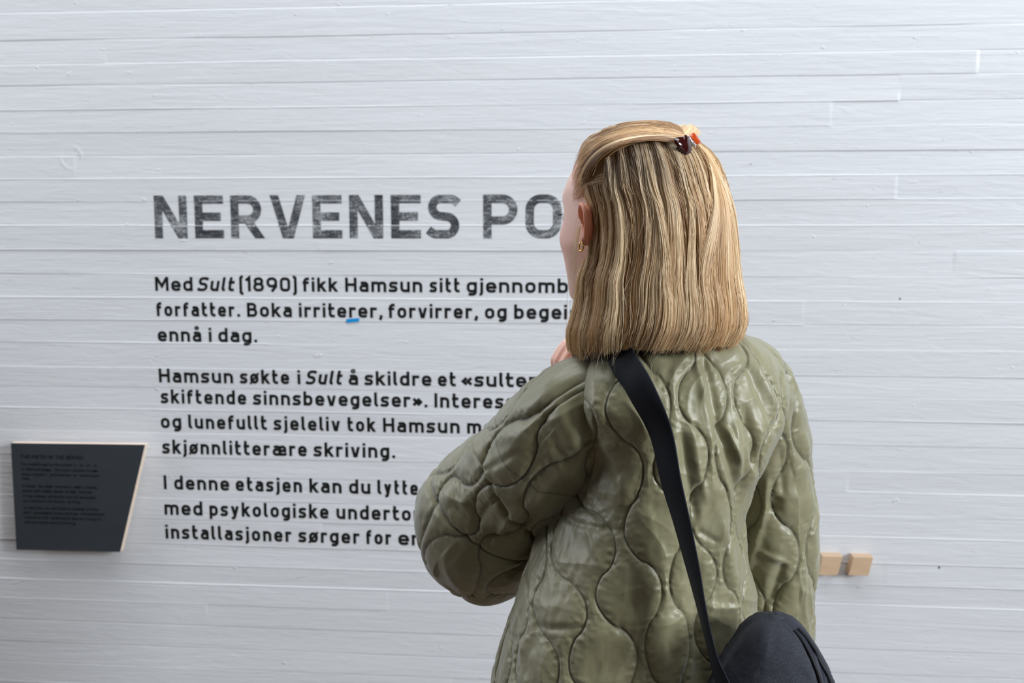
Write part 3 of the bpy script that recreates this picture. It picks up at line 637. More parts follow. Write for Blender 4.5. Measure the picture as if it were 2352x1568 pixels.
# the deep pulls across the right of the back and beside the strap (from, to, half width, height; mm)
def W2(x, y): return PW(x, y, -1.66)[[0, 2]]
FOLDS = [(1622, 835, 1652, 985, 11, -5), (1600, 830, 1622, 960, 10, 3), (1652, 985, 1690, 1120, 12, -8), (1690, 990, 1706, 1110, 9, 4), (1718, 955, 1742, 1075, 12, -7), (1672, 990, 1696, 1060, 7, 4),
         (1560, 985, 1592, 1170, 12, -5), (1580, 960, 1612, 1120, 10, 3), (1730, 860, 1790, 1000, 11, -4), (1750, 850, 1800, 960, 9, 3), (1705, 1090, 1724, 1300, 22, -9), (1400, 1010, 1440, 1130, 16, 2.5), (1300, 1230, 1420, 1215, 10, -2.5),
         (1440, 1470, 1500, 1330, 12, 2.5), (1250, 1450, 1330, 1425, 9, -2.5), (1590, 1290, 1610, 1560, 22, -6), (1350, 1080, 1290, 1210, 14, 3), (1660, 1210, 1700, 1440, 14, 4), (1230, 1400, 1200, 1520, 16, 5), (1600, 1210, 1640, 1240, 8, -2.5), (1630, 1390, 1690, 1410, 9, 3)]
def folds(V, facing, table):
    h = np.zeros(V.shape[:-1])
    for x0, y0, x1, y1, wd, mm in table:
        p, q = W2(x0, y0), W2(x1, y1); e = q-p; L = np.linalg.norm(e); e = e/L
        r = V[..., [0, 2]]-p; t = r@e; s = r@np.array([-e[1], e[0]]); wm = wd/1800*(.6+.4*np.clip(1-np.abs(t/L-.5), 0, 1))
        h += mm/1000*np.exp(-(s/wm)**2)*sstep(-.25*L, .15*L, t)*sstep(1.25*L, .85*L, t)
    return h*facing
back = sstep(0.05, .35, -Nt[..., 1])
ht = ht+folds(Vt, back, FOLDS)
# big slow unevenness, flat near the collar
ht = ht+.004*fbm(sarc*7, zt*6, 0, 41, 2)*sstep(1.45, 1.36, zt)
# side seams
for ss in (-1, 1):
    sd = np.abs(sarc-(S0-.145 if ss < 0 else S0+.30)-.10*np.clip(drop, 0, 1)*ss*.5); ht = ht-.004*np.exp(-(sd/.003)**2); dq = np.minimum(dq, sd*.8)
calm = sstep(1.455, 1.40, zt); ht = ht*(.25+.75*calm); sh_ = sstep(1372, 1318, pt[..., 0])*sstep(1050, 960, pt[..., 1]); ht = ht*(1-.65*sh_)-.012*sh_
Vj = Vt+Nt*ht[..., None]
hemin = Vj[-1] - unit(Vj[-1]-cen[-1])*.012; up1 = hemin+np.array([0, 0, .06])
Vall = np.concatenate([Vj, hemin[None], up1[None]], 0); st = np.concatenate([np.exp(-(dq/.0011)**2)*np.where(dq < .0022, .75+.25*np.sin(zt*3000), 1), np.zeros((2, na))], 0)
jacket = mesh_np('jacket', Vall.reshape(-1, 3), [grid_faces(nr+2, na, wrap_m=True)], M_jack, person, attrs={'stitch': st.ravel()})
# ---- sleeves
LS = [(1405, 897, -1.575, .056), (1338, 937, -1.572, .069), (1266, 1024, -1.525, .083), (1188, 1116, -1.44, .098), (1120, 1184, -1.395, .108), (1113, 1216, -1.36, .105), (1130, 1228, -1.325, .098), (1200, 1120, -1.33, .072), (1285, 1000, -1.36, .048), (1322, 940, -1.38, .042)]
RS = [(1650, 850, -1.53, .060), (1708, 895, -1.515, .066), (1740, 980, -1.495, .063), (1764, 1080, -1.48, .061), (1776, 1200, -1.47, .060), (1776, 1320, -1.465, .058), (1766, 1450, -1.46, .056), (1755, 1580, -1.45, .048), (1748, 1640, -1.445, .042)]
def sleeve(tab, n, m, seed, off, seams, ftab, ctl=None, label=None, sq=1.0):
    p, r = limb(tab, n); T, N, Bn = frames(p, (0, -1, .2)); s = np.concatenate([[0], np.cumsum(np.linalg.norm(np.diff(p, axis=0), axis=1))])
    a = np.linspace(0, 2*PI, m, endpoint=False)
    D = N[:, None]*np.cos(a)[None, :, None]+Bn[:, None]*np.sin(a)[None, :, None]
    V = p[:, None]+D*r[:, None, None]; Nn = D
    circ = (a-PI)[None, :]*np.mean(r); ss = s[:, None]+0*circ
    k = round(2*PI*np.mean(r)/(2*PA)); pa = 2*PI*np.mean(r)/(2*k)
    qa, qb = circ/pa+off[0], ss/PB+off[1]+0*circ
    if ctl: qa, qb = pattern(V, Nn, circ+0*ss, ss, ctl)
    d = quilt(qa, qb, pa, PB)
    h = cloth(None, d, circ+0*ss, ss, seed, .0085)+.005*fbm(np.cos(a)[None]*2+ss*9, np.sin(a)[None]*2, ss*12, seed+20, 2)
    for s0, tilt, dep in seams:
        sd = np.abs(ss-s0-tilt*np.cos(a-2.0)[None]*.03); h = h-dep*np.exp(-(sd/.004)**2); d = np.minimum(d, sd)
    h = h+folds(V, sstep(0, .3, -Nn[..., 1]), ftab)
    V = V+Nn*(h*sstep(0, .05, ss))[..., None]
    cuff = V[-1]; inn = p[-1]+(cuff-p[-1])*.72; deep = inn-T[-1]*.03
    V = np.concatenate([V, inn[None], deep[None]], 0); st = np.concatenate([np.exp(-(d/.0011)**2), np.zeros((2, m))], 0)
    o = mesh_np('sleeve', V.reshape(-1, 3), [grid_faces(n+2, m, wrap_m=True, flip=True)], M_jack, jacket, attrs={'stitch': st.ravel()})
    return o
LF = [(1030, 1045, 1215, 1330, 9, -6), (1040, 1040, 1130, 1180, 14, 4), (1100, 1130, 1190, 1060, 10, -2.5), (1150, 1260, 1230, 1160, 14, 4), (1180, 1290, 1225, 1225, 8, -5), (1060, 1290, 1120, 1200, 10, -3), (1110, 1330, 1160, 1240, 9, 3.5), (1240, 960, 1300, 1080, 14, -3), (1280, 930, 1330, 1040, 14, 3), (1330, 940, 1350, 1060, 12, -4)]
RF = [(1805, 1160, 1800, 1260, 10, 5), (1803, 1240, 1768, 1430, 10, 7), (1770, 1130, 1760, 1260, 14, -6), (1830, 1205, 1825, 1240, 14, -6), (1800, 1350, 1860, 1380, 10, 4), (1850, 1380, 1820, 1480, 14, -7), (1720, 1250, 1760, 1200, 9, -3), (1725, 1350, 1780, 1330, 8, -3), (1835, 1090, 1845, 1190, 10, -3)]
LN = [(0, 0, 1253, 880), (0, 2, 1230, 1050), (0, 4, 1200, 1195), (-1, 1, 1160, 975), (-2, 2, 1062, 1095), (-1, 3, 1135, 1178), (-2, 4, 1075, 1245), (1, 1, 1330, 970), (1, 3, 1262, 1135)]
sleeve(LS, 430, 330, 51, (.35, .55), [(.135, .3, .0006), (.33, .7, .005)], LF)
sleeve(RS, 380, 220, 71, (.15, .6), [(.06, .4, .003)], RF)
# trousers and shoes (below the frame)
M_tr = mat('dark_denim', (.02, .025, .04), .8); M_shoe = mat('white_leather', (.6, .6, .58), .5); M_sole = mat('rubber_sole', (.5, .5, .48), .7)
parts = [tube(smooth_path([PW(1450, 1600, YB0), pel+np.array([0, 0, -.02]), pel+np.array([0, 0, -.09])], 14), [.13, .135, .135, .137, .137, .137, .135, .135, .134, .132, .13, .126, .12, .11], (0, 1, 0), 40)]
for s in (-1, 1):
    a_ = pel+np.array([s*.072, s*.03, -.04]); k = np.array([a_[0]+s*.012, a_[1]-.01, .47]); f_ = np.array([a_[0]+s*.02, a_[1], .09])
    parts.append(tube(smooth_path([a_, k, f_], 40), interp(np.linspace(0, 1, 40), [0, .5, 1], [.098, .078, .070]), (0, 1, 0), 28))
    c = np.array([f_[0], f_[1], 0]); rows = []
    for t, wd, hh in ((-.075, .022, .05), (-.06, .034, .075), (-.02, .038, .085), (.03, .040, .075), (.08, .043, .055), (.13, .042, .045), (.165, .030, .036), (.178, .012, .026)):
        al = np.linspace(0, PI, 14); dirf = unit(np.array([-.35, .94, 0])); rt = np.array([dirf[1], -dirf[0], 0])
        rows.append(c+dirf*t+rt*(np.cos(al)*wd)[:, None]+UP*(.018+np.sin(al)*hh)[:, None])
    R_ = np.array(rows); sh = mesh_np('shoe', np.vstack([R_.reshape(-1, 3)]), [grid_faces(8, 14)], M_shoe, person)
    ot = np.vstack([R_[:, 0], R_[::-1, -1]])[:, :2]; ctr = ot.mean(0)
    v, f = prism(ctr+(ot-ctr)*1.05, 0.0, .024, lambda u, v_, d: np.array([u, v_, d]), .003); mesh_np('sole', v, f, M_sole, sh)
v, f = cat_mesh(parts); mesh_np('trousers', v, f, M_tr, person)
# ------------------------------------------------------------------ hair
rng = np.random.default_rng(3)
YH = -1.562
HY0 = 295
HH_ = np.array([(295, 1452, 1492, .012), (298, 1418, 1522, .035), (303, 1390, 1548, .055), (315, 1364, 1576, .074), (335, 1344, 1604, .090), (365, 1336, 1630, .103), (400, 1335, 1648, .110), (440, 1338, 1660, .114), (480, 1350, 1670, .117),
      (540, 1356, 1676, .118), (590, 1352, 1680, .118), (640, 1338, 1687, .118), (690, 1334, 1697, .118), (730, 1326, 1700, .117), (760, 1318, 1692, .112), (800, 1314, 1668, .10)])
def hair_pt(al, y, off=0.0):
    """al: 0 = left as seen from behind, 90 = nearest the camera, 180 = right; y = height in photo rows at her depth; off = metres outward"""
    al = np.asarray(al, float); y = np.asarray(y, float); sh = np.broadcast(al, y).shape; al = np.broadcast_to(al, sh).ravel(); yy = np.broadcast_to(y, sh).ravel(); off = np.broadcast_to(off, sh).ravel()
    t = interp(np.clip(yy, HY0, 800), HH_[:, 0], HH_[:, 1:]); k = -(CAM[1]-YH)
    rl = C_F[None]+C_R[None]*((t[:, 0]-1176)/F_PX)[:, None]+C_U[None]*((784-yy)/F_PX)[:, None]; rl = CAM+rl*(k/rl[:, 1])[:, None]
    rr = C_F[None]+C_R[None]*((t[:, 1]-1176)/F_PX)[:, None]+C_U[None]*((784-yy)/F_PX)[:, None]; rr = CAM+rr*(k/rr[:, 1])[:, None]
    c = (rl+rr)/2; A = (rr-rl)[:, 0]/2; ra = np.radians(al); e = 2/2.15
    cx = np.sign(np.cos(ra))*np.abs(np.cos(ra))**e; sx = np.sign(np.sin(ra))*np.abs(np.sin(ra))**e
    out = np.stack([-cx*(A+off), -sx*(t[:, 2]+off), 0*A], 1); pole = np.clip((322-yy)/27, 0, 1)[:, None]
    return (c+out+UP*(off[:, None])*pole).reshape(sh+(3,))
def al_of(x, y):
    t = interp(np.clip(y, HY0, 800), HH_[:, 0], HH_[:, 1:]); m, h = (t[:, 0]+t[:, 1])/2, (t[:, 1]-t[:, 0])/2
    u = np.clip((m-x)/h, -1, 1); return np.degrees(np.arccos(np.sign(u)*np.abs(u)**(2.15/2)))
LIGHT, MID, DARK, ASH = np.array([.95, .78, .53]), np.array([.66, .42, .205]), np.array([.25, .125, .05]), np.array([.24, .165, .115])
def tone(k):
    k = np.clip(k, 0, 1)[..., None]; return np.where(k < .5, DARK+(MID-DARK)*k*2, MID+(LIGHT-MID)*(k-.5)*2)
streak = lambda al: .55+.65*noise(al/5.0, 0, 0, 91)+.35*noise(al/1.9, 3, 0, 92)
M_hs = mat('blond_hair_mass', (.45, .28, .13), .55, .3); n = NT(M_hs); at = n.n('Attribute', attribute_name='col'); n.l(at.outputs['Color'], n.b.inputs['Base Color'])
# the mass of hair under the strands
nr_, na_ = 170, 420
yy = np.linspace(HY0, 782, nr_); aL = interp(yy, [HY0, 320, 345, 400, 470, 545, 640, 800], [-88, -80, -38, -14, 2, 6, -12, -16]); aR = interp(yy, [HY0, 320, 345, 400, 800], [268, 262, 236, 228, 224])
AL = aL[:, None]+(aR-aL)[:, None]*np.linspace(0, 1, na_)[None]; YY = yy[:, None]+0*AL
rip = .0025*noise(AL/2.4, YY/260, 0, 93)+.0035*noise(AL/7, YY/300, 0, 94)
thin = np.minimum(sstep(0, .03, np.linspace(0, 1, na_)), sstep(1, .97, np.linspace(0, 1, na_)))[None]
O = hair_pt(AL, YY, rip-.006-.010*(1-thin)); I = hair_pt(AL, YY, -.016-.02*sstep(760, 782, YY)*0)
ca_ = tone(streak(AL)*.8-.05)*.85
loop = np.concatenate([O, I[:, ::-1]], 1); colr = np.concatenate([ca_, ca_[:, ::-1]*.6], 1); m2 = loop.shape[1]
cap_t = np.array([[i, i+1, m2-2-i, m2-1-i] for i in range(na_-1)]); b0 = (nr_-1)*m2; cap_b = np.array([[b0+i+1, b0+i, b0+m2-1-i, b0+m2-2-i] for i in range(na_-1)])
hair = mesh_np('hair', loop.reshape(-1, 3), [grid_faces(nr_, m2, wrap_m=True), cap_t, cap_b], M_hs, person, attrs={'col': colr.reshape(-1, 3)})
# strands
M_st = mat('blond_hair_strands', (.5, .3, .14), .34, .55); n = NT(M_st); at = n.n('Attribute', attribute_name='col'); n.l(at.outputs['Color'], n.b.inputs['Base Color'])
ST_P, ST_C, ST_R = [], [], []
NP_ = 22
def add(Pn, Cn, r0=.00026, r1=.00016):
    k = len(Pn); ST_P.append(Pn); ST_C.append(Cn); ST_R.append(np.broadcast_to(np.linspace(r0, r1, Pn.shape[1])[None], Pn.shape[:2])*rng.uniform(.7, 1.25, (k, 1)))
T = np.linspace(0, 1, NP_)[None]
# hanging hair, from under the swept-back layer to the blunt ends
def y_div(al): return interp(al, [-16, 4, 20, 45, 70, 100, 130, 150, 180, 235], [470, 462, 410, 362, 335, 322, 322, 335, 345, 350])
def y_end(al): return interp(al, [-16, 5, 20, 40, 60, 90, 120, 150, 175, 235], [800, 804, 802, 792, 778, 774, 776, 782, 772, 745])
N = 17000
al0 = rng.uniform(-12, 226, N); ncl = 150
cl_c = np.sort(rng.uniform(-14, 228, ncl)); ci = np.abs(al0[:, None]-cl_c[None]).argmin(1); cc = cl_c[ci]
cl_off = rng.normal(0, .0030, ncl); cl_sw = rng.normal(0, 4.5, ncl); cl_t = rng.normal(0, .17, ncl); cl_e = rng.normal(0, 5, ncl)
lay = rng.uniform(-.004, .004, N); grip = rng.uniform(.0, .75, N)
a_ = al0[:, None]+(cc-al0)[:, None]*grip[:, None]*sstep(.12, .8, T)+cl_sw[ci][:, None]*np.sin(T*2.4)*T+rng.normal(0, 2.6, N)[:, None]*T**1.6+.9*noise(T*3, al0[:, None]/9, 0, 95)
fan = 5*np.cos(np.radians(np.clip(al0, 0, 180)))*1; a_ = a_-fan[:, None]*T**2*.7
y0 = y_div(al0)-rng.uniform(0, 26, N); y1 = y_end(al0)+cl_e[ci]+rng.normal(0, 6, N)-np.abs(rng.normal(0, 1, N))**3*2.5
short = rng.uniform(0, 1, N) < .10; y1 = np.where(short, y1-rng.uniform(20, 150, N), y1)
start = np.where(rng.uniform(0, 1, N) < .35, rng.uniform(0, .45, N), 0)
ya = y0[:, None]+(y1-y0)[:, None]*(start[:, None]+(1-start[:, None])*T)
ofs = lay[:, None]+cl_off[ci][:, None]*sstep(.05, .5, T)-.007*(1-sstep(0, .1, T))+.004*noise(T*2.2, al0[:, None]/6, 0, 96)-.010*sstep(.86, 1.05, T)*np.clip(np.cos(np.radians(al0-70)), 0, 1)[:, None]+.007*sstep(.8, 1., T)*sstep(150, 180, al0)[:, None]
ear_c = ((al0 < 10)[:, None])*np.exp(-((ya-525)/60)**2); a_ = a_+ear_c*(10-al0)[:, None]*.9
pts = hair_pt(a_, ya, ofs)
k = streak(al0)+.04+cl_t[ci]+rng.normal(0, .17, N); c = tone(k)[:, None, :]+0*pts
ash = (np.exp(-((ya-370)/75)**2)*np.exp(-((al0[:, None]-75)/45)**2)*(.45+.55*rng.uniform(0, 1, N))[:, None])[..., None]; c = c+(ASH-c)*np.clip(ash*1.1, 0, .9)
add(pts, c)
# swept-back layer: temple and crown hair drawn to the clip
CLX, CLY = 1572, 328
N = 6500
u = rng.uniform(0, 1, N); nband = 26; bi = (u*nband).astype(int); bo = rng.normal(0, .0032, nband); bt = rng.normal(0, .15, nband)
hx = interp(u, [0, .25, .5, .7, .85, 1], [1346, 1337, 1336, 1346, 1378, 1440]); hy = interp(u, [0, .25, .5, .7, .85, 1], [458, 420, 372, 338, 314, 300])
ex_, ey_ = CLX-18+6*u+rng.normal(0, 3, N), CLY+14-26*u+rng.normal(0, 3, N)
mx_ = interp(u, [0, .35, .7, 1], [1418, 1420, 1450, 1520]); my_ = interp(u, [0, .35, .7, 1], [356, 330, 310, 298])
t = T; q0 = np.stack([hx, hy], 1)[:, None]; q1 = np.stack([mx_, my_], 1)[:, None]; q2 = np.stack([ex_, ey_], 1)[:, None]; c1 = 2*q1-(q0+q2)/2; tt = t[..., None]
xy = (1-tt)**2*q0+2*tt*(1-tt)*c1+tt**2*q2; xy = xy+rng.normal(0, 3.5, (N, 1, 2))*(1-tt)
X_, Y_ = xy[..., 0], np.maximum(xy[..., 1], HY0+.5); al = al_of(X_.ravel(), Y_.ravel()).reshape(X_.shape)
ofs = .002+bo[bi][:, None]*np.sin(T*PI)+rng.uniform(-.002, .003, N)[:, None]-.004*(1-sstep(0, .15, T))+.005*np.sin(T*PI)*(u < .3)[:, None]
add(hair_pt(al, Y_, ofs), tone(.52+bt[bi]+.4*noise(u*14, 0, 0, 97)+.3*noise(u*47, 0, 0, 104)+rng.normal(0, .16, N))[:, None, :]+0*xy[..., :1]*0, .00024, .00022)
# crown hair from the far side
N = 2600; u = rng.uniform(0, 1, N); a0 = interp(u, [0, .5, 1], [-70, -95, -122])+360; y0 = interp(u, [0, .5, 1], [322, 316, 338])+rng.normal(0, 5, N)
p0 = hair_pt(a0, y0, .001); p2 = hair_pt(al_of(np.full(N, CLX-14.), np.full(N, CLY+4.))+rng.normal(0, 2, N), CLY+4+rng.normal(0, 4, N), .0)
oc = PW(1480, 400, YH); m = unit(unit(p0-oc)+unit(p2-oc)); pm = oc+m*((np.linalg.norm(p0-oc, axis=1)+np.linalg.norm(p2-oc, axis=1))/2*.93)[:, None]; pm[:, 2] = np.minimum(pm[:, 2], PW(1480, 288, YH)[2])
tt = T[..., None]; c1 = 2*pm-(p0+p2)/2; pts = (1-tt)**2*p0[:, None]+2*tt*(1-tt)*c1[:, None]+tt**2*p2[:, None]
add(pts, tone(.62+.3*noise(u*12, 0, 0, 98)+rng.normal(0, .12, N))[:, None, :]+0*pts, .00024, .00022)
# tail falling from the clip down the right side
N = 2400; u = rng.uniform(0, 1, N); x0 = 1580+26*u; y0 = 338+14*u; aE = interp(u, [0, 1], [112, 186]); a0 = al_of(x0, y0); g = sstep(0, .75, T)
al = a0[:, None]+(aE-a0)[:, None]*g+rng.normal(0, 2.2, N)[:, None]*T+2*noise(T*2, u[:, None]*9, 0, 99)
y1 = y_end(aE)-np.abs(rng.normal(0, 26, N)); ya = y0[:, None]+(y1-y0)[:, None]*T; bt = noise(u*16, 1, 0, 100)
pts = hair_pt(al, ya, .001+.003*np.sin(T*PI)+.004*bt[:, None]*T+rng.uniform(-.002, .003, N)[:, None])
add(pts, tone(.58+.5*bt+.25*noise(u*45, 4, 0, 101)+rng.normal(0, .14, N))[:, None, :]+0*pts)
# stray hairs: in front of the ear, at the crown and along the edges
N = 9; x0 = rng.uniform(1334, 1352, N); y0 = rng.uniform(440, 500, N); x1 = rng.uniform(1300, 1322, N); y1 = rng.uniform(600, 800, N)
ya = y0[:, None]+(y1-y0)[:, None]*T; xa = x0[:, None]+(x1-x0)[:, None]*T**.8-10*np.sin(T*PI); yd = -1.615+.03*T+0*xa
pts = np.array([[PW(a, b, c) for a, b, c in zip(p, q_, r)] for p, q_, r in zip(xa, ya, yd)])
add(pts, tone(np.full(N, .95))[:, None, :]+0*pts, .00010, .00006)
N = 12; pts = np.array([[PW(a, b, -1.618) for a, b in zip(1332-9*np.sin(T[0]*2.6)*s-T[0]*6, 520+T[0]*(88+20*s))] for s in rng.uniform(.55, 1, N)]); pts += rng.normal(0, .0009, (N, 1, 3)); add(pts, tone(np.full(N, 1.))[:, None, :]+0*pts, .00022, .0001)
N = 260; al0 = rng.uniform(-8, 190, N); y0 = rng.uniform(300, 740, N); ln = rng.uniform(40, 130, N); sg = rng.normal(0, 6, N)
pts = hair_pt(al0[:, None]+sg[:, None]*T, y0[:, None]+ln[:, None]*T, .003+.014*T**2*rng.uniform(.2, 1, N)[:, None]); add(pts, tone(rng.uniform(.6, 1.1, N))[:, None, :]+0*pts, .00013, .00007)
# fine hairs over the temple, from the skin back into the swept layer
pb = proj(co.astype(float)); front = pb[:, 2] < 1.25
N = 420; x0 = rng.uniform(1314, 1342, N); y0 = rng.uniform(345, 462, N); p0 = []
for a, b_ in zip(x0, y0):
    dd = np.where(front, (pb[:, 0]-a)**2+(pb[:, 1]-b_)**2+(pb[:, 2]*40)**2*.02, 1e9); p0.append(co[int(np.argmin(dd))])
p0 = np.array(p0, float); x2 = x0+rng.uniform(45, 80, N); y2 = np.maximum(y0-rng.uniform(28, 62, N), 312); p2 = hair_pt(al_of(x2, y2), y2, .003)
pm = (p0+p2)/2+(CAM-p0)*.006+np.array([-.004, 0, .006]); tt = T[..., None]; c1 = 2*pm-(p0+p2)/2
add((1-tt)**2*p0[:, None]+2*tt*(1-tt)*c1[:, None]+tt**2*p2[:, None], tone(rng.uniform(.3, .95, N))[:, None, :]+0*tt, .00010, .00020)
npts = sum(p.shape[0] for p in ST_P); cu = bpy.data.hair_curves.new('hair_strands'); cu.add_curves([NP_]*npts)
cu.points.foreach_set('position', np.concatenate([p.reshape(-1, 3) for p in ST_P]).astype(np.float32).ravel())
ra = cu.attributes.get('radius') or cu.attributes.new('radius', 'FLOAT', 'POINT'); ra.data.foreach_set('value', np.concatenate([r.ravel() for r in ST_R]).astype(np.float32))
ca_ = np.clip(np.concatenate([c.reshape(-1, 3) for c in ST_C]), .01, .95); at = cu.attributes.new('col', 'FLOAT_COLOR', 'POINT'); at.data.foreach_set('color', np.concatenate([ca_, np.ones((len(ca_), 1))], 1).astype(np.float32).ravel())
cu.materials.append(M_st); so = bpy.data.objects.new('hair_strands', cu); link(so, hair); so['kind'] = 'stuff'
# ------------------------------------------------------------------ bag with its strap
def surf_at(x, y, lift):
    d = (pt_j[:, 0]-x)**2+(pt_j[:, 1]-y)**2; near = d < 36
    i = np.where(near)[0]; i = i[np.argmin(pt_j[i, 2])] if len(i) else np.argmin(d)
    p = Vt.reshape(-1, 3)[i]; return CAM+(p-CAM)*(1-lift/np.linalg.norm(p-CAM))
pt_j = proj(Vt.reshape(-1, 3))
M_web = mat('black_webbing', (.008, .010, .016), .75, .25); n = NT(M_web); n.l(n.bump(n.noise((500, 500, 900), 1), .4, .0006), n.b.inputs['Normal'])
M_bag = mat('charcoal_canvas', (.020, .022, .030), .8, .25); n = NT(M_bag); n.l(n.ramp(n.noise((700, 700, 500), 2, .7), [(.35, (.020, .022, .029)), (.7, (.048, .051, .064))]), n.b.inputs['Base Color']); n.l(n.bump(n.noise((600, 600, 900), 1), .3, .0005), n.b.inputs['Normal'])
M_pipe = mat('black_piping', (.006, .006, .009), .6, .3); M_side = mat('navy_black_nylon', (.010, .012, .022), .6, .4)
BY = -1.715
bag = empty('shoulder_bag', PW(1765, 1900, BY), 'charcoal shoulder bag hanging behind the right hip on a black strap across the back', 'bag')
BT = np.array([(1417, 1768, 1796, .010), (1421, 1748, 1815, .022), (1432, 1728, 1838, .036), (1455, 1706, 1860, .048), (1490, 1682, 1882, .056), (1530, 1655, 1903, .062), (1570, 1636, 1918, .066), (1640, 1615, 1934, .070), (1740, 1605, 1940, .072), (1840, 1612, 1932, .070), (1880, 1630, 1915, .058), (1893, 1680, 1870, .03), (1896, 1760, 1790, .008)])
yb = np.linspace(1417, 1896, 150); bt_ = interp(yb, BT[:, 0], BT[:, 1:]); aa = np.linspace(0, 2*PI, 200, endpoint=False)
l_ = np.array([PW(a, b, BY) for a, b in zip(bt_[:, 0], yb)]); r_ = np.array([PW(a, b, BY) for a, b in zip(bt_[:, 1], yb)]); cb = (l_+r_)/2; Ab = (r_-l_)[:, 0]/2
e2 = 2/2.6; Vb = cb[:, None]+np.stack([-np.sign(np.cos(aa))*np.abs(np.cos(aa))**e2*Ab[:, None], -np.sign(np.sin(aa))*np.abs(np.sin(aa))**e2*bt_[:, 2:3]+0*Ab[:, None], 0*Ab[:, None]+0*aa], -1)
Nb = unit(Vb-cb[:, None]); Vb = Vb+Nb*(.0022*fbm(aa[None]*2.2, yb[:, None]/50, 0, 61, 3)-.0025*np.abs(noise(aa[None]*5+yb[:, None]/40, yb[:, None]/120, 0, 62))*sstep(1.9, 2.3, aa)[None])[..., None]
k0 = 138; ks = [i for i in range(200)]
def band(i0, i1, mt, name, lift=0):
    idx = np.arange(i0, i1+1) % 200; V = (Vb+Nb*lift)[:, idx]
    return mesh_np(name, V.reshape(-1, 3), [grid_faces(len(yb), len(idx))], mt, bag)
iS = int(200*(128/360)); iE = int(200*(215/360))
band(iE, 200+iS, M_bag, 'main_panel'); v, f = ellipsoid(cb[0]+np.array([0, 0, -.004]), Ab[0]+.004, .012, .006); mesh_np('top_knot', v, f, M_bag, bag); band(iS, iE, M_side, 'side_gusset')
for i in (iS, iS+11):
    v, f = tube((Vb+Nb*.0012)[3:-3, i], .0026, (0, -1, 0), 8); mesh_np('piping', v, f, M_pipe, bag)
top = [(1352, 812, None), (1398, 796, None), (1444, 850, None), (1476, 905, None), (1514, 1000, None), (1540, 1100, None), (1566, 1200, None), (1590, 1300, None), (1612, 1400, None), (1637, 1500, None), (1660, 1568, None), (1685, 1650, None)]
tw = [34, 36, 33, 31.5, 26, 23, 18.5, 14.5, 9, 8, 14.5, 18]
front = [PW(1405, 1150, -1.37), PW(1372, 960, -1.375), PW(1352, 850, -1.42), PW(1350, 806, -1.475)]
ctr = front+[surf_at(x, y, .013) if k < 5 else None for k, (x, y, _) in enumerate(top)][1:]
ctr = ctr[:4]+[surf_at(x, y, l_) for (x, y, _), l_ in zip(top[1:5], (.019, .019, .017, .014))]
d0 = proj(np.array([ctr[-1]]))[0, 2]; dl = 1.075
for k, (x, y, _) in enumerate(top[5:]):
    t = (k+1)/len(top[5:]); ctr.append(P(x, y, d0+(dl-d0)*t))
ctr = np.array(ctr); wpx = np.array([30, 30, 32, 34]+tw[1:]); pth = smooth_path(np.concatenate([ctr, wpx[:, None]], 1), 160)
c_, wv = pth[:, :3], pth[:, 3]; Tn = unit(np.gradient(c_, axis=0)); HWD = .0205
view = unit(CAM-c_); lat = unit(np.cross(Tn, view)); vn = np.cross(lat, Tn)
ratio = np.clip(wv/F_PX*((c_-CAM)@C_F)/HWD, 0, 1); ang = np.arccos(ratio)
sg_ = 1.0 if (lat[60]@C_R)*(vn[60]@view[60]) < 0 else -1.0      # her left edge stands off the cloth
sidev = lat*np.cos(ang)[:, None]+sg_*vn*np.sin(ang)[:, None]; c_ = c_+view*(HWD*np.sin(ang)*.5)[:, None]
nrm = np.cross(Tn, sidev); rows = []
for s, t in ((-1, 0), (-.96, .0011), (0, .0013), (.96, .0011), (1, 0), (.96, -.0011), (0, -.0013), (-.96, -.0011)): rows.append(c_+sidev*(HWD*s)+nrm*t)
Vs = np.stack(rows, 1); mesh_np('strap', Vs.reshape(-1, 3), [grid_faces(160, 8, wrap_m=True)], M_web, bag)
# ------------------------------------------------------------------ claw clip
M_tort = mat('dark_tortoiseshell', (.03, .004, .003), .12, .6); M_amb = mat('amber_resin', (.62, .08, .012), .12, .6, Transmission_Weight=.35); M_steel = mat('spring_steel', (.8, .8, .82), .2, .5, Metallic=1.0)
pc_ = surf_hair = hair_pt(al_of(np.array([1580.]), np.array([332.])), np.array([332.]), .004)[0]; DC = float((pc_-CAM)@C_F)-.020
sp_ = proj(np.concatenate([p.reshape(-1, 3) for p in ST_P])); near = lambda x: np.percentile(sp_[(np.abs(sp_[:, 0]-x) < 7) & (np.abs(sp_[:, 1]-330) < 16)][:, 2], 4)
_dx = [float(near(1552.)), float(near(1592.))]
def dc(x): return _dx[0]+(_dx[1]-_dx[0])*(x-1552)/40-.017                     # depth of the clip along the curve of the hair
q_ = lambda x, y: (1480+x/11.76, 270+y/11.76)
clip = empty('hair_clip', P(*q_(1100, 750), dc(1573)), 'dark tortoiseshell claw clip with amber grip in the blond hair at the crown', 'hair clip')
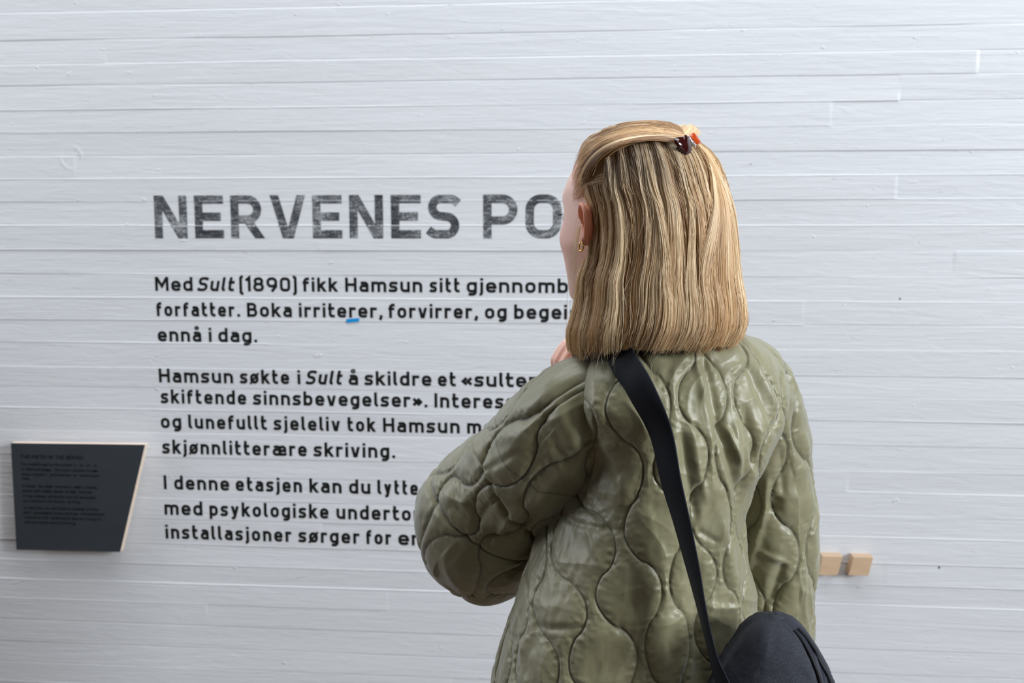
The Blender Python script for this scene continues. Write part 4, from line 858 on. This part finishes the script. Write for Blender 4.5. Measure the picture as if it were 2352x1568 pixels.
def plate(poly, d0, d1, m_, name, par, bev=.0012, bow=0.0):
    pts_ = smooth_path(np.array([(a, b, 0) for a, b in poly+poly[:1]], float), 60)[:-1, :2]
    ctr_ = pts_.mean(0)
    def pl(u, v, d):
        rr = (u-ctr_[0])**2+(v-ctr_[1])**2; xy_ = q_(u, v); return P(*xy_, dc(xy_[0])+d+bow*rr*1e-9)
    sc = 11.76*F_PX/DC
    n_ = len(pts_); rings = [(1, d1), (1, d0+bev), (.9, d0)]
    V_ = np.array([pl(*(ctr_+(p-ctr_)*k), d) for k, d in rings for p in pts_]+[pl(*(ctr_+(p-ctr_)*.45), d0-.0012) for p in pts_]+[pl(*ctr_, d0-.0016), pl(*ctr_, d1)])
    F_ = grid_faces(4, n_, wrap_m=True); kk_ = 4*n_
    T_ = np.array([[kk_, kk_-n_+(i+1) % n_, kk_-n_+i] for i in range(n_)]+[[kk_+1, i, (i+1) % n_] for i in range(n_)])
    return mesh_np(name, V_, [F_, T_], m_, par)
plate([(790, 590), (870, 535), (960, 520), (1050, 520), (1100, 458), (1180, 500), (1230, 600), (1285, 780), (1262, 930), (1200, 1000), (1125, 1070), (1075, 980), (985, 880), (890, 790), (830, 700)], -.002, .004, M_tort, 'jaw', clip, .0015, 40)
plate([(1000, 640), (1090, 560), (1200, 640), (1260, 820), (1230, 980), (1120, 1000), (1040, 860)], .012, .018, M_tort, 'jaw', clip, .0015)
plate([(1195, 490), (1260, 440), (1330, 408), (1400, 455), (1470, 560), (1525, 655), (1440, 735), (1360, 705), (1290, 610)], .004, .010, M_amb, 'grip', clip, .0015)
hx_ = np.linspace(0, 1, 140); ctrs = [np.array(q_(1190+190*t, 560+200*t)) for t in hx_]
sp = np.array([P(c[0]+3.6*math.cos(t*2*PI*5)*.7, c[1]-3.6*math.cos(t*2*PI*5)*.7, dc(c[0])+.004+.0030*math.sin(t*2*PI*5)) for c, t in zip(ctrs, hx_)]); v, f = tube(sp, .00075, (0, 1, 0), 8); mesh_np('spring', v, f, M_steel, clip)
v, f = tube([P(*q_(1195, 500), dc(1582)+.004), P(*q_(1390, 800), dc(1598)+.004)], .0009, (0, 1, 0), 8); mesh_np('hinge_pin', v, f, M_steel, clip)
for k in range(4):
    a0 = np.array(q_(900+k*62, 830+k*66)); v, f = tube(smooth_path([P(a0[0], a0[1], dc(a0[0])+.003), P(a0[0]-2, a0[1]+5, dc(a0[0])+.010), P(a0[0]+3, a0[1]+8, dc(a0[0])+.018)], 10), np.linspace(.0016, .0007, 10), (0, 1, 0), 8); mesh_np('tooth', v, f, M_tort, clip)
# ------------------------------------------------------------------ small gold earring
M_gold = mat('gold', (.83, .55, .18), .2, .5, Metallic=1.0)
ec = HW(-.0775, -.008, -.037); al = np.linspace(.4, 2*PI-.2, 30)
pr = np.array([ec+UP*(.0052*math.cos(t))+HF*(.0042*math.sin(t))+HR*(-.0022) for t in al]); v, f = tube(pr, .0011, HR, 8)
er = mesh_np('earring', v, f, M_gold); tag(er, 'small gold hoop earring in the left ear lobe, before the blond hair', 'earring')
